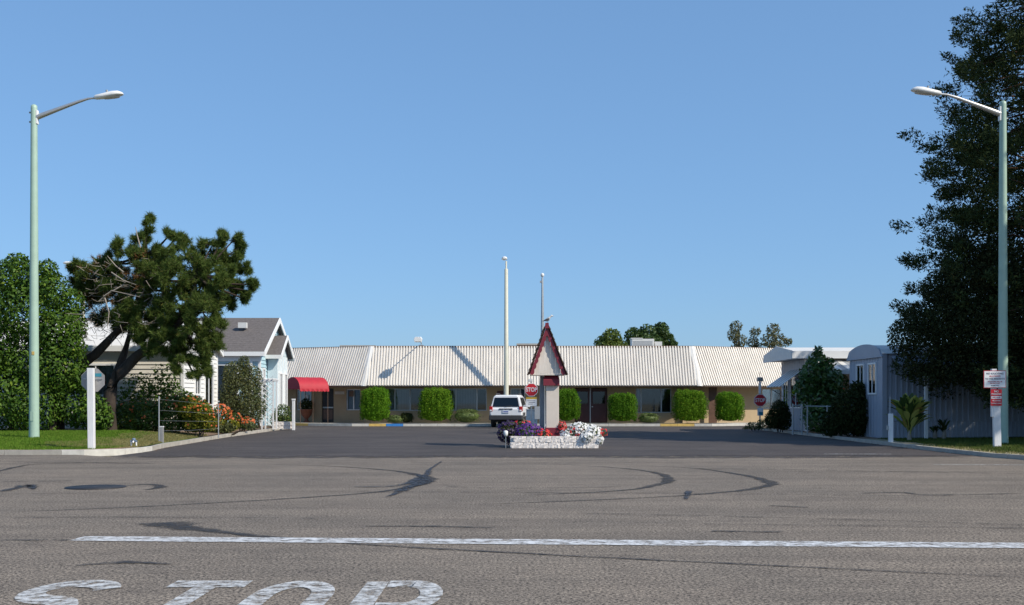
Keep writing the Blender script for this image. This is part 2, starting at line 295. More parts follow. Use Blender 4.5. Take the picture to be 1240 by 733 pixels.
# skid marks, tar and seams
SK = [([(285, 562), (400, 565), (480, 571), (520, 580), (505, 588), (450, 597), (320, 606), (150, 615), (0, 621)], [.04, .08, .16, .26, .2, .12, .09, .06, .04]),
      ([(660, 562), (735, 566), (790, 572), (810, 581), (790, 589), (745, 595), (620, 601)], [.03, .07, .14, .24, .17, .1, .04]),
      ([(760, 564), (835, 567), (890, 574), (932, 584), (915, 592), (835, 600), (720, 606), (560, 612)], [.03, .07, .14, .26, .19, .11, .07, .04]),
      ([(163, 635), (205, 636), (250, 643), (400, 657), (600, 669), (900, 684), (1260, 701)], [.05, .55, .22, .08, .06, .05, .05]),
      ([(150, 589), (180, 587), (196, 590), (175, 594)], [.05, .14, .22, .08]), ([(-20, 576), (20, 566), (60, 562), (200, 560)], [.1, .12, .08, .04]),
      ([(440, 638), (520, 638), (600, 640)], [.05, .12, .03]), ([(1040, 598), (1090, 597), (1130, 600), (1240, 598)], [.04, .14, .08, .08]), ([(860, 644), (950, 645)], [.1, .05]), ([(90, 686), (150, 682), (210, 684)], [.03, .14, .03]), ([(930, 613), (980, 615)], [.1, .08]),
      ([(0, 560), (130, 561), (190, 562)], [.05, .16, .05])]
for i, (p, wd) in enumerate(SK): pxline('skid_mark', p, wd, 'rubber', .006 + .0004 * i)
pxline('tar_patch', [(537, 558), (522, 568), (516, 576), (500, 588), (486, 596), (466, 603)], [.05, .07, .16, .2, .12, .04], 'tar', .013)
pxline('tar_patch', [(505, 574), (516, 584), (494, 591), (476, 597)], [.05, .2, .12, .04], 'tar', .0139); pxline('tar_patch', [(425, 590), (480, 589), (512, 578)], [.06, .12, .2], 'tar', .0135); pxline('tar_patch', [(834, 595), (831, 606)], [.12, .06], 'tar', .0135); pxline('tar_patch', [(0, 596), (20, 592), (36, 588), (40, 594)], [.1, .2, .25, .05], 'tar', .0135)
for i, (p, wd) in enumerate([([(690, 622), (960, 628), (1260, 637)], .035), ([(760, 634), (1000, 637), (1260, 641)], .03), ([(830, 568), (1000, 570), (1260, 575)], .07), ([(0, 655), (92, 655)], .05), ([(0, 599), (300, 596), (620, 597), (1240, 602)], .04),
                             ([(0, 628), (160, 627), (420, 629)], .03), ([(540, 590), (620, 592), (760, 590)], .05), ([(300, 560), (620, 561), (900, 560)], .06), ([(0, 584), (90, 583)], .06)]):
    pxline('road_seam', p, wd, 'seam', .0105 + .0003 * i)
strip('drive_fringe', [(-10.3, 27.55), (-5, 27.5), (0, 27.65), (6, 27.6), (12.1, 27.85)], [.9, 1.3, .9, 1.4, .8], 'drive_fringe', drive, .005, 16); strip('drive_seam', [(-10.4, 27.7), (0, 27.8), (12.2, 28.05)], .05, 'seam', drive, .009)
# STOP painted on the asphalt, letters stretched along the road
def stroke(paths, x0, ytop, wdt, hgt, sw, name):
    k = 1.8; b = MB()
    for path in paths:
        P = [Vector((p[0] * wdt, p[1] * hgt / k)) for p in path]; n = len(P); vs = []
        for i, p in enumerate(P):
            d = (P[min(i + 1, n - 1)] - P[max(i - 1, 0)]).normalized(); nn = Vector((-d.y, d.x)) * sw * .5
            for q in (p + nn, p - nn): vs.append((x0 + q.x, ytop - hgt + q.y * k, .010))
        b.add(vs, [(2 * i, 2 * i + 1, 2 * i + 3, 2 * i + 2) for i in range(n - 1)])
    return b.build(name, 'road_paint_old', street, recalc=False)
def arc(cx, cy, rx, ry, a0, a1, n=14): return [(cx + rx * math.cos(R(a0 + (a1 - a0) * i / n)), cy + ry * math.sin(R(a0 + (a1 - a0) * i / n))) for i in range(n + 1)]
LW, LH, LT = .58, 2.4, 8.60
stroke([arc(.5, .795, .40, .145, 15, 270, 16) + arc(.5, .32, .42, .33, 90, -150, 16)], -3.66, LT, .64, LH, .18, 'road_letter')
stroke([[(.5, 0), (.5, .864)]], -2.66, LT, LW, LH, .17, 'road_letter'); stroke([[(-.02, .93), (1.02, .93)]], -2.66, LT, LW, LH, .165, 'road_letter')
stroke([arc(.5, .72, .38, .21, 0, 180, 12) + arc(.5, .28, .38, .21, 180, 360, 12) + [(.88, .72)]], -1.92, LT, LW, LH, .17, 'road_letter')
stroke([[(.1, 0), (.1, .97)], [(.26, .93), (.6, .93)] + arc(.6, .735, .3, .195, 90, -90, 10) + [(.26, .54)]], -1.12, LT, LW, LH, .17, 'road_letter')
# manhole
mh = thing('manhole_cover', 'dark round iron manhole cover set in the cross street asphalt', 'manhole', (*gp(116, 590.5), 0))
MB().lathe([(.62, .004), (.60, .013), (.50, .014), (.49, .010)], 28).build('collar', 'tar', mh); MB().lathe([(.485, .005), (.485, .012), (0.001, .013)], 28).build('lid', 'iron', mh)

def kerb(name, pts, mats, wid=.16, h=.13, seglen=3.0, z0=-.05):
    """kerb stones butted along a polyline: each stone a part of the kerb; left side of the line is the road side"""
    root = bpy.data.objects.new(name, None); COL.objects.link(root); root.location = (pts[0][0], pts[0][1], 0); root['kind'] = 'structure'
    cum = [0]
    for a, b_ in zip(pts, pts[1:]): cum.append(cum[-1] + math.hypot(b_[0] - a[0], b_[1] - a[1]))
    def at(s):
        for i in range(len(pts) - 1):
            if s <= cum[i + 1] or i == len(pts) - 2:
                t = (s - cum[i]) / (cum[i + 1] - cum[i]); d = Vector((pts[i + 1][0] - pts[i][0], pts[i + 1][1] - pts[i][1])).normalized()
                return Vector((pts[i][0] + (pts[i + 1][0] - pts[i][0]) * t, pts[i][1] + (pts[i + 1][1] - pts[i][1]) * t)), d
    s = 0; L = cum[-1]; k = 0
    while s < L - .01:
        e = min(s + seglen, L); rings = []; M = mats(at((s + e) / 2)[0]) if callable(mats) else mats
        n = max(2, int((e - s) / .5) + 1)
        for i in range(n):
            t = s + .006 + (e - s - .012) * i / (n - 1); p, d = at(t); nn = Vector((d.y, -d.x))
            hh = h + random.uniform(-.004, .004)
            rings.append([(p.x + nn.x * q - pts[0][0], p.y + nn.y * q - pts[0][1], z) for q, z in ((0, z0), (.02, hh - .03), (.05, hh), (wid, hh), (wid, z0))])
        MB().loft(rings, smooth=False).build('kerb_stone', M, root); s = e; k += 1
    return root
lk = [(-60, 29.05), (-30, 28.85), (-13, 28.7), (-11.6, 28.75), (-10.75, 29.3), (-10.45, 30.5), (-10.8, 33), (-11.35, 42), (-11.55, 55), (-13.0, 57.3), (-20, 60.5)]
kerb('left_kerb', lk, lambda p: 'concrete_pale' if -11.6 < p.x < -10.5 and p.y < 30.3 else 'concrete', seglen=1.5)
rk = [(34, 67.8), (14.5, 58.8), (12.9, 56), (12.3, 52), (12.25, 36), (12.2, 31), (12.35, 27.2), (13.1, 24.9), (14.4, 23.7), (17, 23.1), (50, 19.8)]
kerb('right_kerb', [(x, y) for x, y in rk], 'concrete', h=.11, seglen=1.5)
def fk(p):
    px = 620 + p.x * FPX / p.y
    if 449 < px < 470 or 798 < px < 838 or 352 < px < 368: return 'kerb_yellow'
    return 'kerb_blue' if 470 <= px < 486 else 'concrete_pale'
kerb('front_kerb', [(31, 71.2), (11.2, 60.3), (-9, 60.3), (-29, 69.6)][::-1], fk, h=.14, seglen=.96)
# land either side of the drive
LAWN = [(-60, 28.9, .1), (-13.1, 28.95, .11), (-11.7, 29.0, .11), (-11.0, 29.5, .11), (-10.72, 30.6, .11), (-11.0, 33, .11), (-11.5, 42, .12), (-11.75, 55, .12), (-13.1, 57.2, .12), (-60, 80, .2)]
def lawn_z(x, y): 
    t = np.clip((y - 29.2) / 8, 0, 1) * np.clip((-11.2 - x) / 2.5, 0, 1); return .10 + .24 * t
def terrain(name, x0, x1, y0, y1, zf, inside, m, st=.5, kind='structure'):
    xs = np.arange(x0, x1 + 1e-6, st); ys = np.arange(y0, y1 + 1e-6, st); idx = {}; b = MB(); vs = []
    for i, x in enumerate(xs):
        for j, y in enumerate(ys): idx[i, j] = len(vs); vs.append((x, y, float(zf(x, y))))
    fs = [(idx[i, j], idx[i + 1, j], idx[i + 1, j + 1], idx[i, j + 1]) for i in range(len(xs) - 1) for j in range(len(ys) - 1) if inside(xs[i] + st / 2, ys[j] + st / 2)]
    b.add(vs, fs, True); o = b.build(name, m, None, recalc=False); o['kind'] = kind; return o
def left_edge(y):  # x of the back of the left kerb
    return np.interp(y, [28.8, 29.4, 30.6, 33, 42, 55, 57.3, 60.6, 75], [-11.9, -11.0, -10.68, -11.0, -11.5, -11.7, -13.2, -20, -60])
def right_edge(y): return np.interp(y, [19.8, 23.2, 23.8, 25, 27.2, 31, 36, 52, 56, 58.8, 67.8], [50, 17, 14.5, 13.25, 12.5, 12.35, 12.4, 12.45, 13.05, 14.6, 34])
def edge_land(name, side, ys, xf, edge, zf, m):
    """strips of ground whose road edge follows the kerb"""
    vs = []; fs = []; n = 26
    for j, y in enumerate(ys):
        e = float(edge(y))
        for i in range(n + 1):
            x = e + (xf - e) * (i / n) ** 1.7; vs.append((x, y, float(zf(x, y))))
    for j in range(len(ys) - 1):
        for i in range(n): k = j * (n + 1) + i; fs.append((k, k + 1, k + n + 2, k + n + 1))
    b = MB(); b.add(vs, fs, True); o = b.build(name, m, recalc=False); o['kind'] = 'structure'; return o
edge_land('left_lawn_ground', -1, np.concatenate([np.arange(28.9, 31, .15), np.arange(31, 39.01, .5)]), -60, left_edge, lawn_z, 'lawn_soil')
edge_land('left_garden_ground', -1, np.arange(39, 57.4, .7), -60, left_edge, lawn_z, 'mulch')
def rz_(x, y): return .085 + .05 * np.clip((x - 13) / 6, 0, 1)
edge_land('right_lawn_ground', 1, np.concatenate([np.arange(23.3, 27, .2), np.arange(27, 38.2, .5)]), 60, right_edge, rz_, 'dry_ground')
edge_land('right_garden_ground', 1, np.arange(38, 58.6, .7), 60, right_edge, rz_, 'mulch')
sheet('office_walk', [(-28.4, 69.8), (-8.95, 60.46), (11.15, 60.46), (30.5, 71.4), (30, 90), (-30, 90)], .118, 'concrete', kind='structure')

def grass(name, n, xf, yf, zf, inside, m, label, hgt=.055):
    x = rng.uniform(*xf, n); y = rng.uniform(*yf, n); k = inside(x, y); x, y = x[k], y[k]; n = len(x); z = zf(x, y)
    P = np.stack([x, y, z - .005], 1); a = rng.uniform(0, 2 * np.pi, n); h = hgt * rng.uniform(.5, 1.5, n); wd = .011 * rng.uniform(.7, 1.4, n); l = rng.normal(size=(n, 2)) * .35
    V = np.empty((n, 3, 3)); V[:, 0] = P; V[:, 1] = P; V[:, 0, 0] += np.cos(a) * wd; V[:, 0, 1] += np.sin(a) * wd; V[:, 1, 0] -= np.cos(a) * wd; V[:, 1, 1] -= np.sin(a) * wd
    V[:, 2] = P + np.stack([l[:, 0] * h, l[:, 1] * h, h], 1)
    o = quads(name, V.reshape(-1, 3), n, m, None, 3); return tag(o, label, 'grass', kind='stuff')
patch = lambda x, y: np.sin(x * 1.3 + 2 * np.sin(y * .8)) * np.sin(y * 1.1 + x * .4)
grass('grass', 170000, (-24, -10.6), (28.9, 38.6), lawn_z, lambda x, y: (x < left_edge(y) - .32 - .25 * patch(x, y)) & ((x < -12.3 + .5 * patch(x, y)) | (y < 31)) & (rng.uniform(size=len(x)) < .95), 'grass', 'short green lawn grass around the stop sign post')
grass('grass', 60000, (-14, -10.6), (30.2, 40.5), lawn_z, lambda x, y: (x < left_edge(y) - .05) & (x > -13.3 + .6 * patch(x, y)), 'grass_dry', 'dry yellowish lawn grass along the left driveway kerb', .05)
grass('grass', 110000, (12.5, 24), (23.6, 38), rz_, lambda x, y: (x > right_edge(y) + .45 + .3 * patch(x, y)), 'grass_shade_tone', 'shaded lawn grass around the notice sign post')
grass('grass', 9000, (12.3, 17), (23.6, 33), rz_, lambda x, y: (x > right_edge(y) + .02) & (x < right_edge(y) + .7), 'grass_dry', 'dry grass edge along the right kerb', .05)

# ------------------------------------------------------------------ office building
EY = 62.0; RUN = 1.25; ZE = zat(467.3, EY); ZT = zat(420, EY + RUN); OV = 1.35; TH = R(25)
CL, CR = xat(440, EY), xat(848, EY)
bld = thing('office_building', 'long low office building with white ribbed metal mansard roof and tan walls', 'building', (0, EY, 0.118))
def faceM(corner, ang):
    c, s = math.cos(ang), math.sin(ang)
    return lambda u, d, z: (corner[0] + u * c - d * s, corner[1] - EY + u * s + d * c, z - .118)
FM = faceM((0, EY), 0); FL = faceM((CL, EY), -TH); FR = faceM((CR, EY), TH)
th2 = math.tan(TH / 2)
def ribbed(M, u0, u1, hip0, hip1):
    """corrugated roofing on one face: hip0/hip1 say which ends are cut by a hip"""
    pitch = .163; prof = [(0, 0), (.076, 0), (.083, .07), (.156, .07)]; us = []; u = u0
    while u < u1:
        for a, hgt in prof:
            if u + a < u1: us.append((u + a, hgt))
        u += pitch
    us.append((u1, 0)); b = MB(); vs = []; L = math.hypot(RUN, ZT - ZE); nd, nz = -(ZT - ZE) / L, RUN / L
    for u, hgt in us:
        d = RUN
        if hip0: d = min(d, (u - u0) / th2)
        if hip1: d = min(d, (u1 - u) / th2)
        z = ZE + (ZT - ZE) * d / RUN
        vs += [M(u, nd * hgt, ZE + nz * hgt), M(u, d + nd * hgt, z + nz * hgt)]
    b.add(vs, [(2 * i, 2 * i + 2, 2 * i + 3, 2 * i + 1) for i in range(len(us) - 1)])
    return b.build('mansard_sheet', 'mansard', bld, recalc=False)
ribbed(FM, CL, CR, True, True); ribbed(FL, -13, 0, False, True); ribbed(FR, 0, 14, True, False)
for cx, sg in ((CL, -1), (CR, 1)):           # flat flashing over the hips
    A = Vector(FM(cx, -.06, ZE - .01)); B = Vector(FM(cx - sg * RUN * th2, RUN - .06, ZT + .02)); wdt = .17
    dl = Vector((math.cos(TH), sg * math.sin(TH) * sg * sg, 0)) if sg > 0 else Vector((-math.cos(TH), math.sin(TH), 0))
    dm = Vector((-sg, 0, 0)); b = MB(); b.add([A + dl * wdt, A + Vector((0, -.015, 0)), A + dm * wdt, B + dl * wdt, B + Vector((0, -.015, .01)), B + dm * wdt], [(0, 1, 4, 3), (1, 2, 5, 4)]); b.build('hip_flashing', 'mansard_trim', bld, recalc=False)
for M, a, e in ((FM, CL + .3, CR - .3), (FL, -13, -.3), (FR, .3, 14)):
    b = MB(); b.box(a, e, RUN - .06, RUN + .1, ZT - .04, ZT + .05, M); b.build('roof_cap', 'brown_trim', bld)
for M, a, e in ((FM, CL, CR), (FL, -13, -.01), (FR, .01, 14)):
    b = MB(); b.box(a, e, .02, .06, ZE - .06, ZE - .004, M); b.build('eave_trim', 'brown_trim', bld)
    b = MB(); b.box(a - (.3 if M is FM else 0), e + (.3 if M is FM else 0), .062, OV + .1, ZE - .05, ZE - .02, M); b.build('soffit', 'brown_trim', bld)
def wall_u(M, px, d=OV):
    """u on the wall line of a face where the ray of a photo column meets it"""
    p = Vector(M(0, d, 0)); q = Vector(M(1, d, 0)); du = q - p; t = (px - 620) / FPX
    # p.x + u*du.x = t*(p.y+EY + u*du.y)
    return (t * (p.y + EY) - p.x) / (du.x - t * du.y)
def wz(py, Y=EY + OV): return zat(py, Y)
def wall(M, u0, u1, ops, m='tan_wall'):
    z0, z1 = .118, ZE - .055; us = sorted({u0, u1, *[o[0] for o in ops], *[o[1] for o in ops]}); zs = sorted({z0, z1, *[min(max(o[2], z0), z1) for o in ops], *[min(o[3], z1) for o in ops]}); b = MB()
    for ua, ub in zip(us, us[1:]):
        for za, zb in zip(zs, zs[1:]):
            if any(o[0] - 1e-6 <= ua and ub <= o[1] + 1e-6 and o[2] - 1e-6 <= za and zb <= o[3] + 1e-6 for o in ops): continue
            b.add([M(ua, OV, za), M(ub, OV, za), M(ub, OV, zb), M(ua, OV, zb)], [(0, 1, 2, 3)])
    for o in ops:
        a, c, e, g = o[0], o[1], max(o[2], z0), min(o[3], z1); D = OV + .14
        b.add([M(a, OV, e), M(a, D, e), M(a, D, g), M(a, OV, g), M(c, OV, e), M(c, D, e), M(c, D, g), M(c, OV, g)], [(0, 1, 2, 3), (4, 7, 6, 5), (0, 4, 5, 1), (3, 2, 6, 7)])
    return b.build('wall', m, bld, recalc=False)
def win(M, u0, u1, z0, z1, divs, blinds=(), fm='frame_alu', rail=None):
    fr = MB(); t = .05; D = OV + .07
    fr.box(u0, u1, D, D + .06, z0, z0 + t, M).box(u0, u1, D, D + .06, z1 - t, z1, M).box(u0, u0 + t, D, D + .06, z0 + t, z1 - t, M).box(u1 - t, u1, D, D + .06, z0 + t, z1 - t, M)
    cuts = [u0 + t] + list(divs) + [u1 - t]
    for d in divs: fr.box(d - .035, d + .035, D, D + .06, z0 + t, z1 - t, M)
    w_ = fr.build('window', fm, bld)
    for i, (a, c) in enumerate(zip(cuts, cuts[1:])):
        MB().box(a, c, D + .025, D + .031, z0 + t, z1 - t, M).build('pane', 'glass', w_)
        if i in blinds:
            b = MB(); u = a
            while u < c - .05:
                b.add([M(u, D + .16, z0 + .04), M(u + .085, D + .19, z0 + .04), M(u + .085, D + .19, z1 - .04), M(u, D + .16, z1 - .04)], [(0, 1, 2, 3)]); u += .095
            b.build('blind', 'blind', w_, recalc=False)
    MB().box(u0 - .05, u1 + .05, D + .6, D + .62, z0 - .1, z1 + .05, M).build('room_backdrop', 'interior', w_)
    return w_
def uu(px, M=FM): return wall_u(M, px)
zt_ = ZE - .13; zb_ = wz(497.5)
wl0 = wall_u(FM, 0) * 0 + CL + OV * th2; wr0 = CR - OV * th2
ops = [(uu(457), uu(529), zb_, zt_), (uu(543), uu(589.5), zb_, zt_), (uu(618), uu(636), zb_, zt_), (uu(696), uu(735.5), .118, zt_ + .02), (uu(770), uu(813), wz(500), zt_)]
wall(FM, wl0, wr0, ops)
win(FM, *ops[0], [uu(478), uu(496.5), uu(512)], (0, 1, 3)); win(FM, *ops[1], [uu(552), uu(577.5)], (0, 1)); win(FM, *ops[2], [uu(630)], (0,)); win(FM, *ops[4], [uu(776.5), uu(801)], (0,))
# double doors
for a, c in ((uu(696) + .03, uu(714.8) - .03), (uu(714.8) + .03, uu(735.5) - .03)):
    d = MB().box(a, c, OV + .05, OV + .1, .13, zt_ - .03, FM).build('door', 'maroon', bld)
    MB().box(a + .12, c - .12, OV + .043, OV + .049, 1.25, zt_ - .2, FM).build('pane', 'dark_glass', d)
MB().box(uu(714.8) - .028, uu(714.8) + .028, OV + .02, OV + .09, .13, zt_, FM).build('door_post', 'frame_alu', bld); MB().box(uu(716.5), uu(718), OV - .02, OV + .045, 1.05, 1.1, FM).build('door_handle', 'alu', bld)
MB().box(uu(858), uu(868), OV - .03, OV - .004, .12, ZE - .06, FM).build('brick_panel', 'brown_brick', bld)
MB().box(uu(602), uu(617), OV - .03, OV - .004, wz(481), wz(473.5), FM).build('door_sign', 'maroon', bld)
# left wing wall
dl_ = (uu(389.5, FL), uu(404, FL)); w1 = (uu(359, FL), uu(377, FL)); w2 = (uu(419, FL), uu(436, FL))
opl = [(*dl_, .118, zt_ + .02), (*w1, wz(497), zt_ - .02), (*w2, wz(497), zt_ - .05)]
wall(FL, -13, -OV * th2, opl); win(FL, *opl[1], [(w1[0] + w1[1]) / 2], (0, 1), 'trim_white'); win(FL, *opl[2], [(w2[0] + w2[1]) / 2], (0, 1), 'trim_white')
d = MB().box(dl_[0] + .02, dl_[1] - .02, OV + .05, OV + .1, .13, zt_, FL).build('screen_door', 'door_dark', bld)
MB().box(dl_[0] + .06, dl_[1] - .06, OV + .03, OV + .049, .98, 1.06, FL).build('push_bar', 'alu', d); MB().box(dl_[0] + .1, dl_[1] - .1, OV + .04, OV + .049, .3, .9, FL).build('kick_panel', 'brown_trim', d)
MB().box(uu(405.5, FL), uu(417, FL), OV - .02, OV - .003, wz(477.5), wz(474), FL).build('name_plate', 'concrete_pale', bld)
MB().box(uu(423, FL), uu(428, FL), OV - .03, OV - .003, wz(480.5), wz(473.5), FL).build('notice_board', 'brown_trim', bld)
MB().box(uu(369.5, FL), uu(373, FL), OV + .05, OV + .062, wz(484), wz(478), FL).build('notice', 'white_paint', bld)
wall(FR, OV * -th2, 14, [(5.5, 7, .95, zt_)]); win(FR, 5.5, 7, .95, zt_, [6.25], (0,))
# rear, roof deck, parapet boxes
b = MB(); P = [FM(CL + .3, RUN + .1, 0), FM(CR - .3, RUN + .1, 0), FR(14, RUN + .1, 0), FR(14, 12, 0), FL(-13, 12, 0), FL(-13, RUN + .1, 0)]
b.add([(p[0], p[1], ZT - .07) for p in P], [tuple(range(6))]); b.build('roof_deck', 'roof_flat', bld)
b = MB()
for a, c in ((P[2], P[3]), (P[3], P[4]), (P[4], P[5])): b.add([(a[0], a[1], 0), (c[0], c[1], 0), (c[0], c[1], ZT - .08), (a[0], a[1], ZT - .08)], [(0, 1, 2, 3)])
b.build('rear_wall', 'tan_wall', bld, recalc=False)
# roof machines
hv = thing('rooftop_air_conditioner', 'white box air conditioner on the flat office roof', 'air conditioner', (xat(779, 66), 66, ZT - .07))
MB().box(-.75, .6, -.5, .5, .06, .66).build('cabinet', 'hvac', hv, .02); MB().box(-.8, -.1, -.52, .52, .665, .72).build('lid', 'hvac', hv); MB().box(.66, 1.1, -.4, .4, .06, .5).build('duct', 'hvac', hv)
for k in range(5): MB().box(-.68, .5, -.512, -.501, .16 + .08 * k, .2 + .08 * k).build('louvre', 'grey_paint', hv)
MB().box(-.7, 1, -.4, .4, 0, .058).build('curb', 'roof_flat', hv)
for px, wd, hh, lab in ((434, 1.0, .25, 'low dark vent hatch on the office roof above the red awning'), (641, .7, .36, 'low grey vent hatch on the office roof behind the sign tower')):
    v = thing('roof_vent', lab, 'vent', (xat(px, 65.5), 65.5, ZT - .07)); MB().box(-wd, wd, -.3, .3, 0, hh - .1).build('body', 'brown_trim', v); MB().box(-wd - .08, wd + .08, -.4, .4, hh - .098, hh).build('hood', 'roof_flat', v)
# floodlight on a long arm at the roof edge
fl = thing('roof_floodlight', 'small white floodlight on a long arm at the office roof edge', 'floodlight', (xat(510, EY + RUN), EY + RUN + .2, ZT - .07))
fl.location.z = ZT + .05
MB().tube([(0, -.1, 0), (0, -.1, .18), (0, -2.05, .26)], .028, 6).build('arm', 'galv', fl); MB().box(-.14, .14, -.25, .05, 0, .05).build('foot', 'galv', fl)
MB().loft([[(x * a, y, .24 + z * a) for x, z in ((-.2, -.12), (.2, -.12), (.24, .05), (.16, .16), (-.16, .16), (-.24, .05))] for y, a in ((-2.5, .9), (-2.3, 1.05), (-2.1, .95), (-1.98, .5))], False).build('lamp_head', 'lamp_white', fl); MB().box(-.16, .16, -2.49, -2.12, .105, .122).build('lens', 'lens', fl)
# red barrel awning
AY = 62.0; aw = thing('red_awning', 'red fabric barrel awning over the entrance at the left end of the office', 'awning', (xat(371.5, AY), AY, 0), R(38))
wA = .92; zA = zat(471.5, AY); ra, rh = .95, zat(457, AY) - zA
AR = [(-ra * math.cos(t), rh * math.sin(t)) for t in [R(a) for a in range(0, 181, 12)]]
b = MB(); vs = []; N = 13
for i in range(N):
    x = -wA + 2 * wA * i / (N - 1); s = 1 + .012 * math.sin(i * 2.4)
    for (dy, dz) in AR: vs.append((x, dy * s - .005, zA + dz * s))
for x in (-wA + .05, wA - .05):
    for y in (-ra + .04, ra - .04): MB().tube([(x, y, .118), (x, y, zA + .05)], .012, 6).build('awning_post', 'brown_trim', aw)
n = len(AR); b.add(vs, [(i * n + k, (i + 1) * n + k, (i + 1) * n + k + 1, i * n + k + 1) for i in range(N - 1) for k in range(n - 1)], True); b.build('canopy', 'awning_red', aw, recalc=False)
for s in (-1, 1): b = MB(); b.add([(s * wA, dy - .005, zA + dz) for dy, dz in AR] + [(s * wA, -.005, zA)], [tuple(range(n + 1))]); b.build('end_panel', 'awning_red', aw, recalc=False)
b = MB(); vs = []
for i in range(41): x = -wA + 2 * wA * i / 40; vs += [(x, -ra - .012, zA + .02), (x, -ra - .012 - .02 * math.sin(i), zA - .10 - .05 * abs(math.sin(i * .78)))]
b.add(vs, [(2 * i, 2 * i + 1, 2 * i + 3, 2 * i + 2) for i in range(40)]); b.build('valance', 'awning_red', aw, recalc=False)

def planter_pot():
    p = FL(wall_u(FL, 377), OV - .5, 0); t = thing('potted_plant', 'dark green plant in a red clay urn beside the office entrance', 'potted plant', (p[0], p[1] + EY, .118))
    MB().lathe([(.02, 0), (.22, 0), (.2, .06), (.1, .14), (.12, .25), (.3, .45), (.36, .72), (.40, .74), (.40, .8), (.33, .8), (.3, .72), (.02, .70)], 16).build('urn', 'pot', t)
    P, N = shell(700, (0, 0, 1.05), (.42, .4, .42), .2); leaves('foliage', P, .12, 'leaf_oleander', t, .5, N)
planter_pot()

# ------------------------------------------------------------------ clipped hedges along the office front
def hedge(name, x0, x1, ytop, Y, label, group, sq=3.1, m='leaf_hedge', ybot=514, dep=None, n=10000, size=.085, up=1.8):
    X0, X1 = xat(x0, Y), xat(x1, Y); zt = zat(ytop, Y) - .118; cx = (X0 + X1) / 2; rx = (X1 - X0) / 2; ry = dep or min(rx, .75)
    t = thing(name, label, 'hedge' if up else 'shrub', (cx, Y + ry * .3, .118), 0, group)
    rz = zt / 2; e1 = rng.uniform(-1, 1, (n, 3)); f = np.argmax(rng.uniform(size=(n, 3)) * np.array([ry * rz, rx * rz * 1.3, rx * ry * 1.2]), 1); e1[np.arange(n), f] = np.where(rng.uniform(size=n) < .5, -1, 1); e1[(f == 2), 2] = 1
    d = unit(e1) if sq < 2.6 else unit(np.sign(e1) * np.abs(e1) ** 1.0)
    q = (np.abs(d[:, 0]) ** sq + np.abs(d[:, 1]) ** sq + np.abs(d[:, 2]) ** sq) ** (-1 / sq); an = np.arctan2(d[:, 1], d[:, 0] * 1.5)
    lump = 1 + .03 * np.sin(3 * d[:, 0] + x1) + .04 * np.sin(13 * an + x0) * (1 - d[:, 2] ** 2) + .03 * np.sin(29 * an + x1) + .03 * np.sin(9 * d[:, 2] + 4 * an) + (.03 * np.sin(17 * d[:, 0] + x0) if up else 0)
    P = d * (q * lump * rng.uniform(.84, 1.04, n))[:, None] * np.array([rx, ry, rz]); P[:, 2] += rz; P[:, 2] = np.maximum(P[:, 2], .03)
    N = d / np.array([rx, ry, rz]); leaves('foliage', P, size, m, t, .42, N, .45, up)
    # woody inner mass so that no light leaks through
    b = MB(); rings = []
    for k in range(9):
        ph = -math.pi / 2 + math.pi * (k + .5) / 9; ring = []
        for a in range(14):
            dd = np.array([math.cos(ph) * math.cos(a * math.pi / 7), math.cos(ph) * math.sin(a * math.pi / 7), math.sin(ph)]); qq = (np.abs(dd) ** sq).sum() ** (-1 / sq)
            v = dd * qq * .84 * np.array([rx, ry, rz]); ring.append((v[0], v[1], max(.0, v[2] + rz)))
        rings.append(ring)
    b.loft(rings); b.build('branches', m, t); return t
HG = 'clipped hedge blocks along the office front'
hedge('clipped_hedge', 435, 471.5, 470, 61.2, 'clipped green hedge block beside the yellow and blue kerb', HG)
hedge('clipped_hedge', 506, 548.5, 471, 61.2, 'wide clipped green hedge block between two office windows', HG, m='leaf_hedge_gold')
hedge('clipped_hedge', 671, 702, 471, 61.2, 'clipped round-topped hedge just behind the sign tower pillar', HG, 2.6, m='leaf_hedge_deep')
hedge('clipped_hedge', 737, 771.5, 476.5, 61.2, 'shorter clipped hedge block right of the maroon double doors', HG, m='leaf_hedge_deep')
hedge('clipped_hedge', 815, 857.5, 473, 61.2, 'wide clipped hedge block behind the long yellow kerb', HG, m='leaf_hedge_gold')
hedge('clipped_hedge', 868, 901.5, 475.5, 61.4, 'clipped hedge block at the bend of the office wall near the lit tan wall', HG)
hedge('mound_shrub', 547, 583, 495.5, 61.1, 'low dome shaped olive shrub under the office window beside the white car', 'low shrubs', 2.0, 'leaf_mound', n=3000, size=.07, up=0)
hedge('mound_shrub', 772, 800, 500.5, 61.1, 'low dome shaped shrub between the two hedges right of the maroon doors', 'low shrubs', 2.0, 'leaf_mound', n=2500, size=.07, up=0)
hedge('mound_shrub', 468, 488, 503, 61.0, 'low loose shrub against the right side of the hedge by the blue kerb', 'low shrubs', 2.0, 'leaf_mound', n=1500, size=.08, up=0)
hedge('mound_shrub', 483, 501, 500, 61.5, 'low dark shrub below the vertical blinds window', 'low shrubs', 2.0, 'leaf_oleander', n=1500, size=.08, up=0)

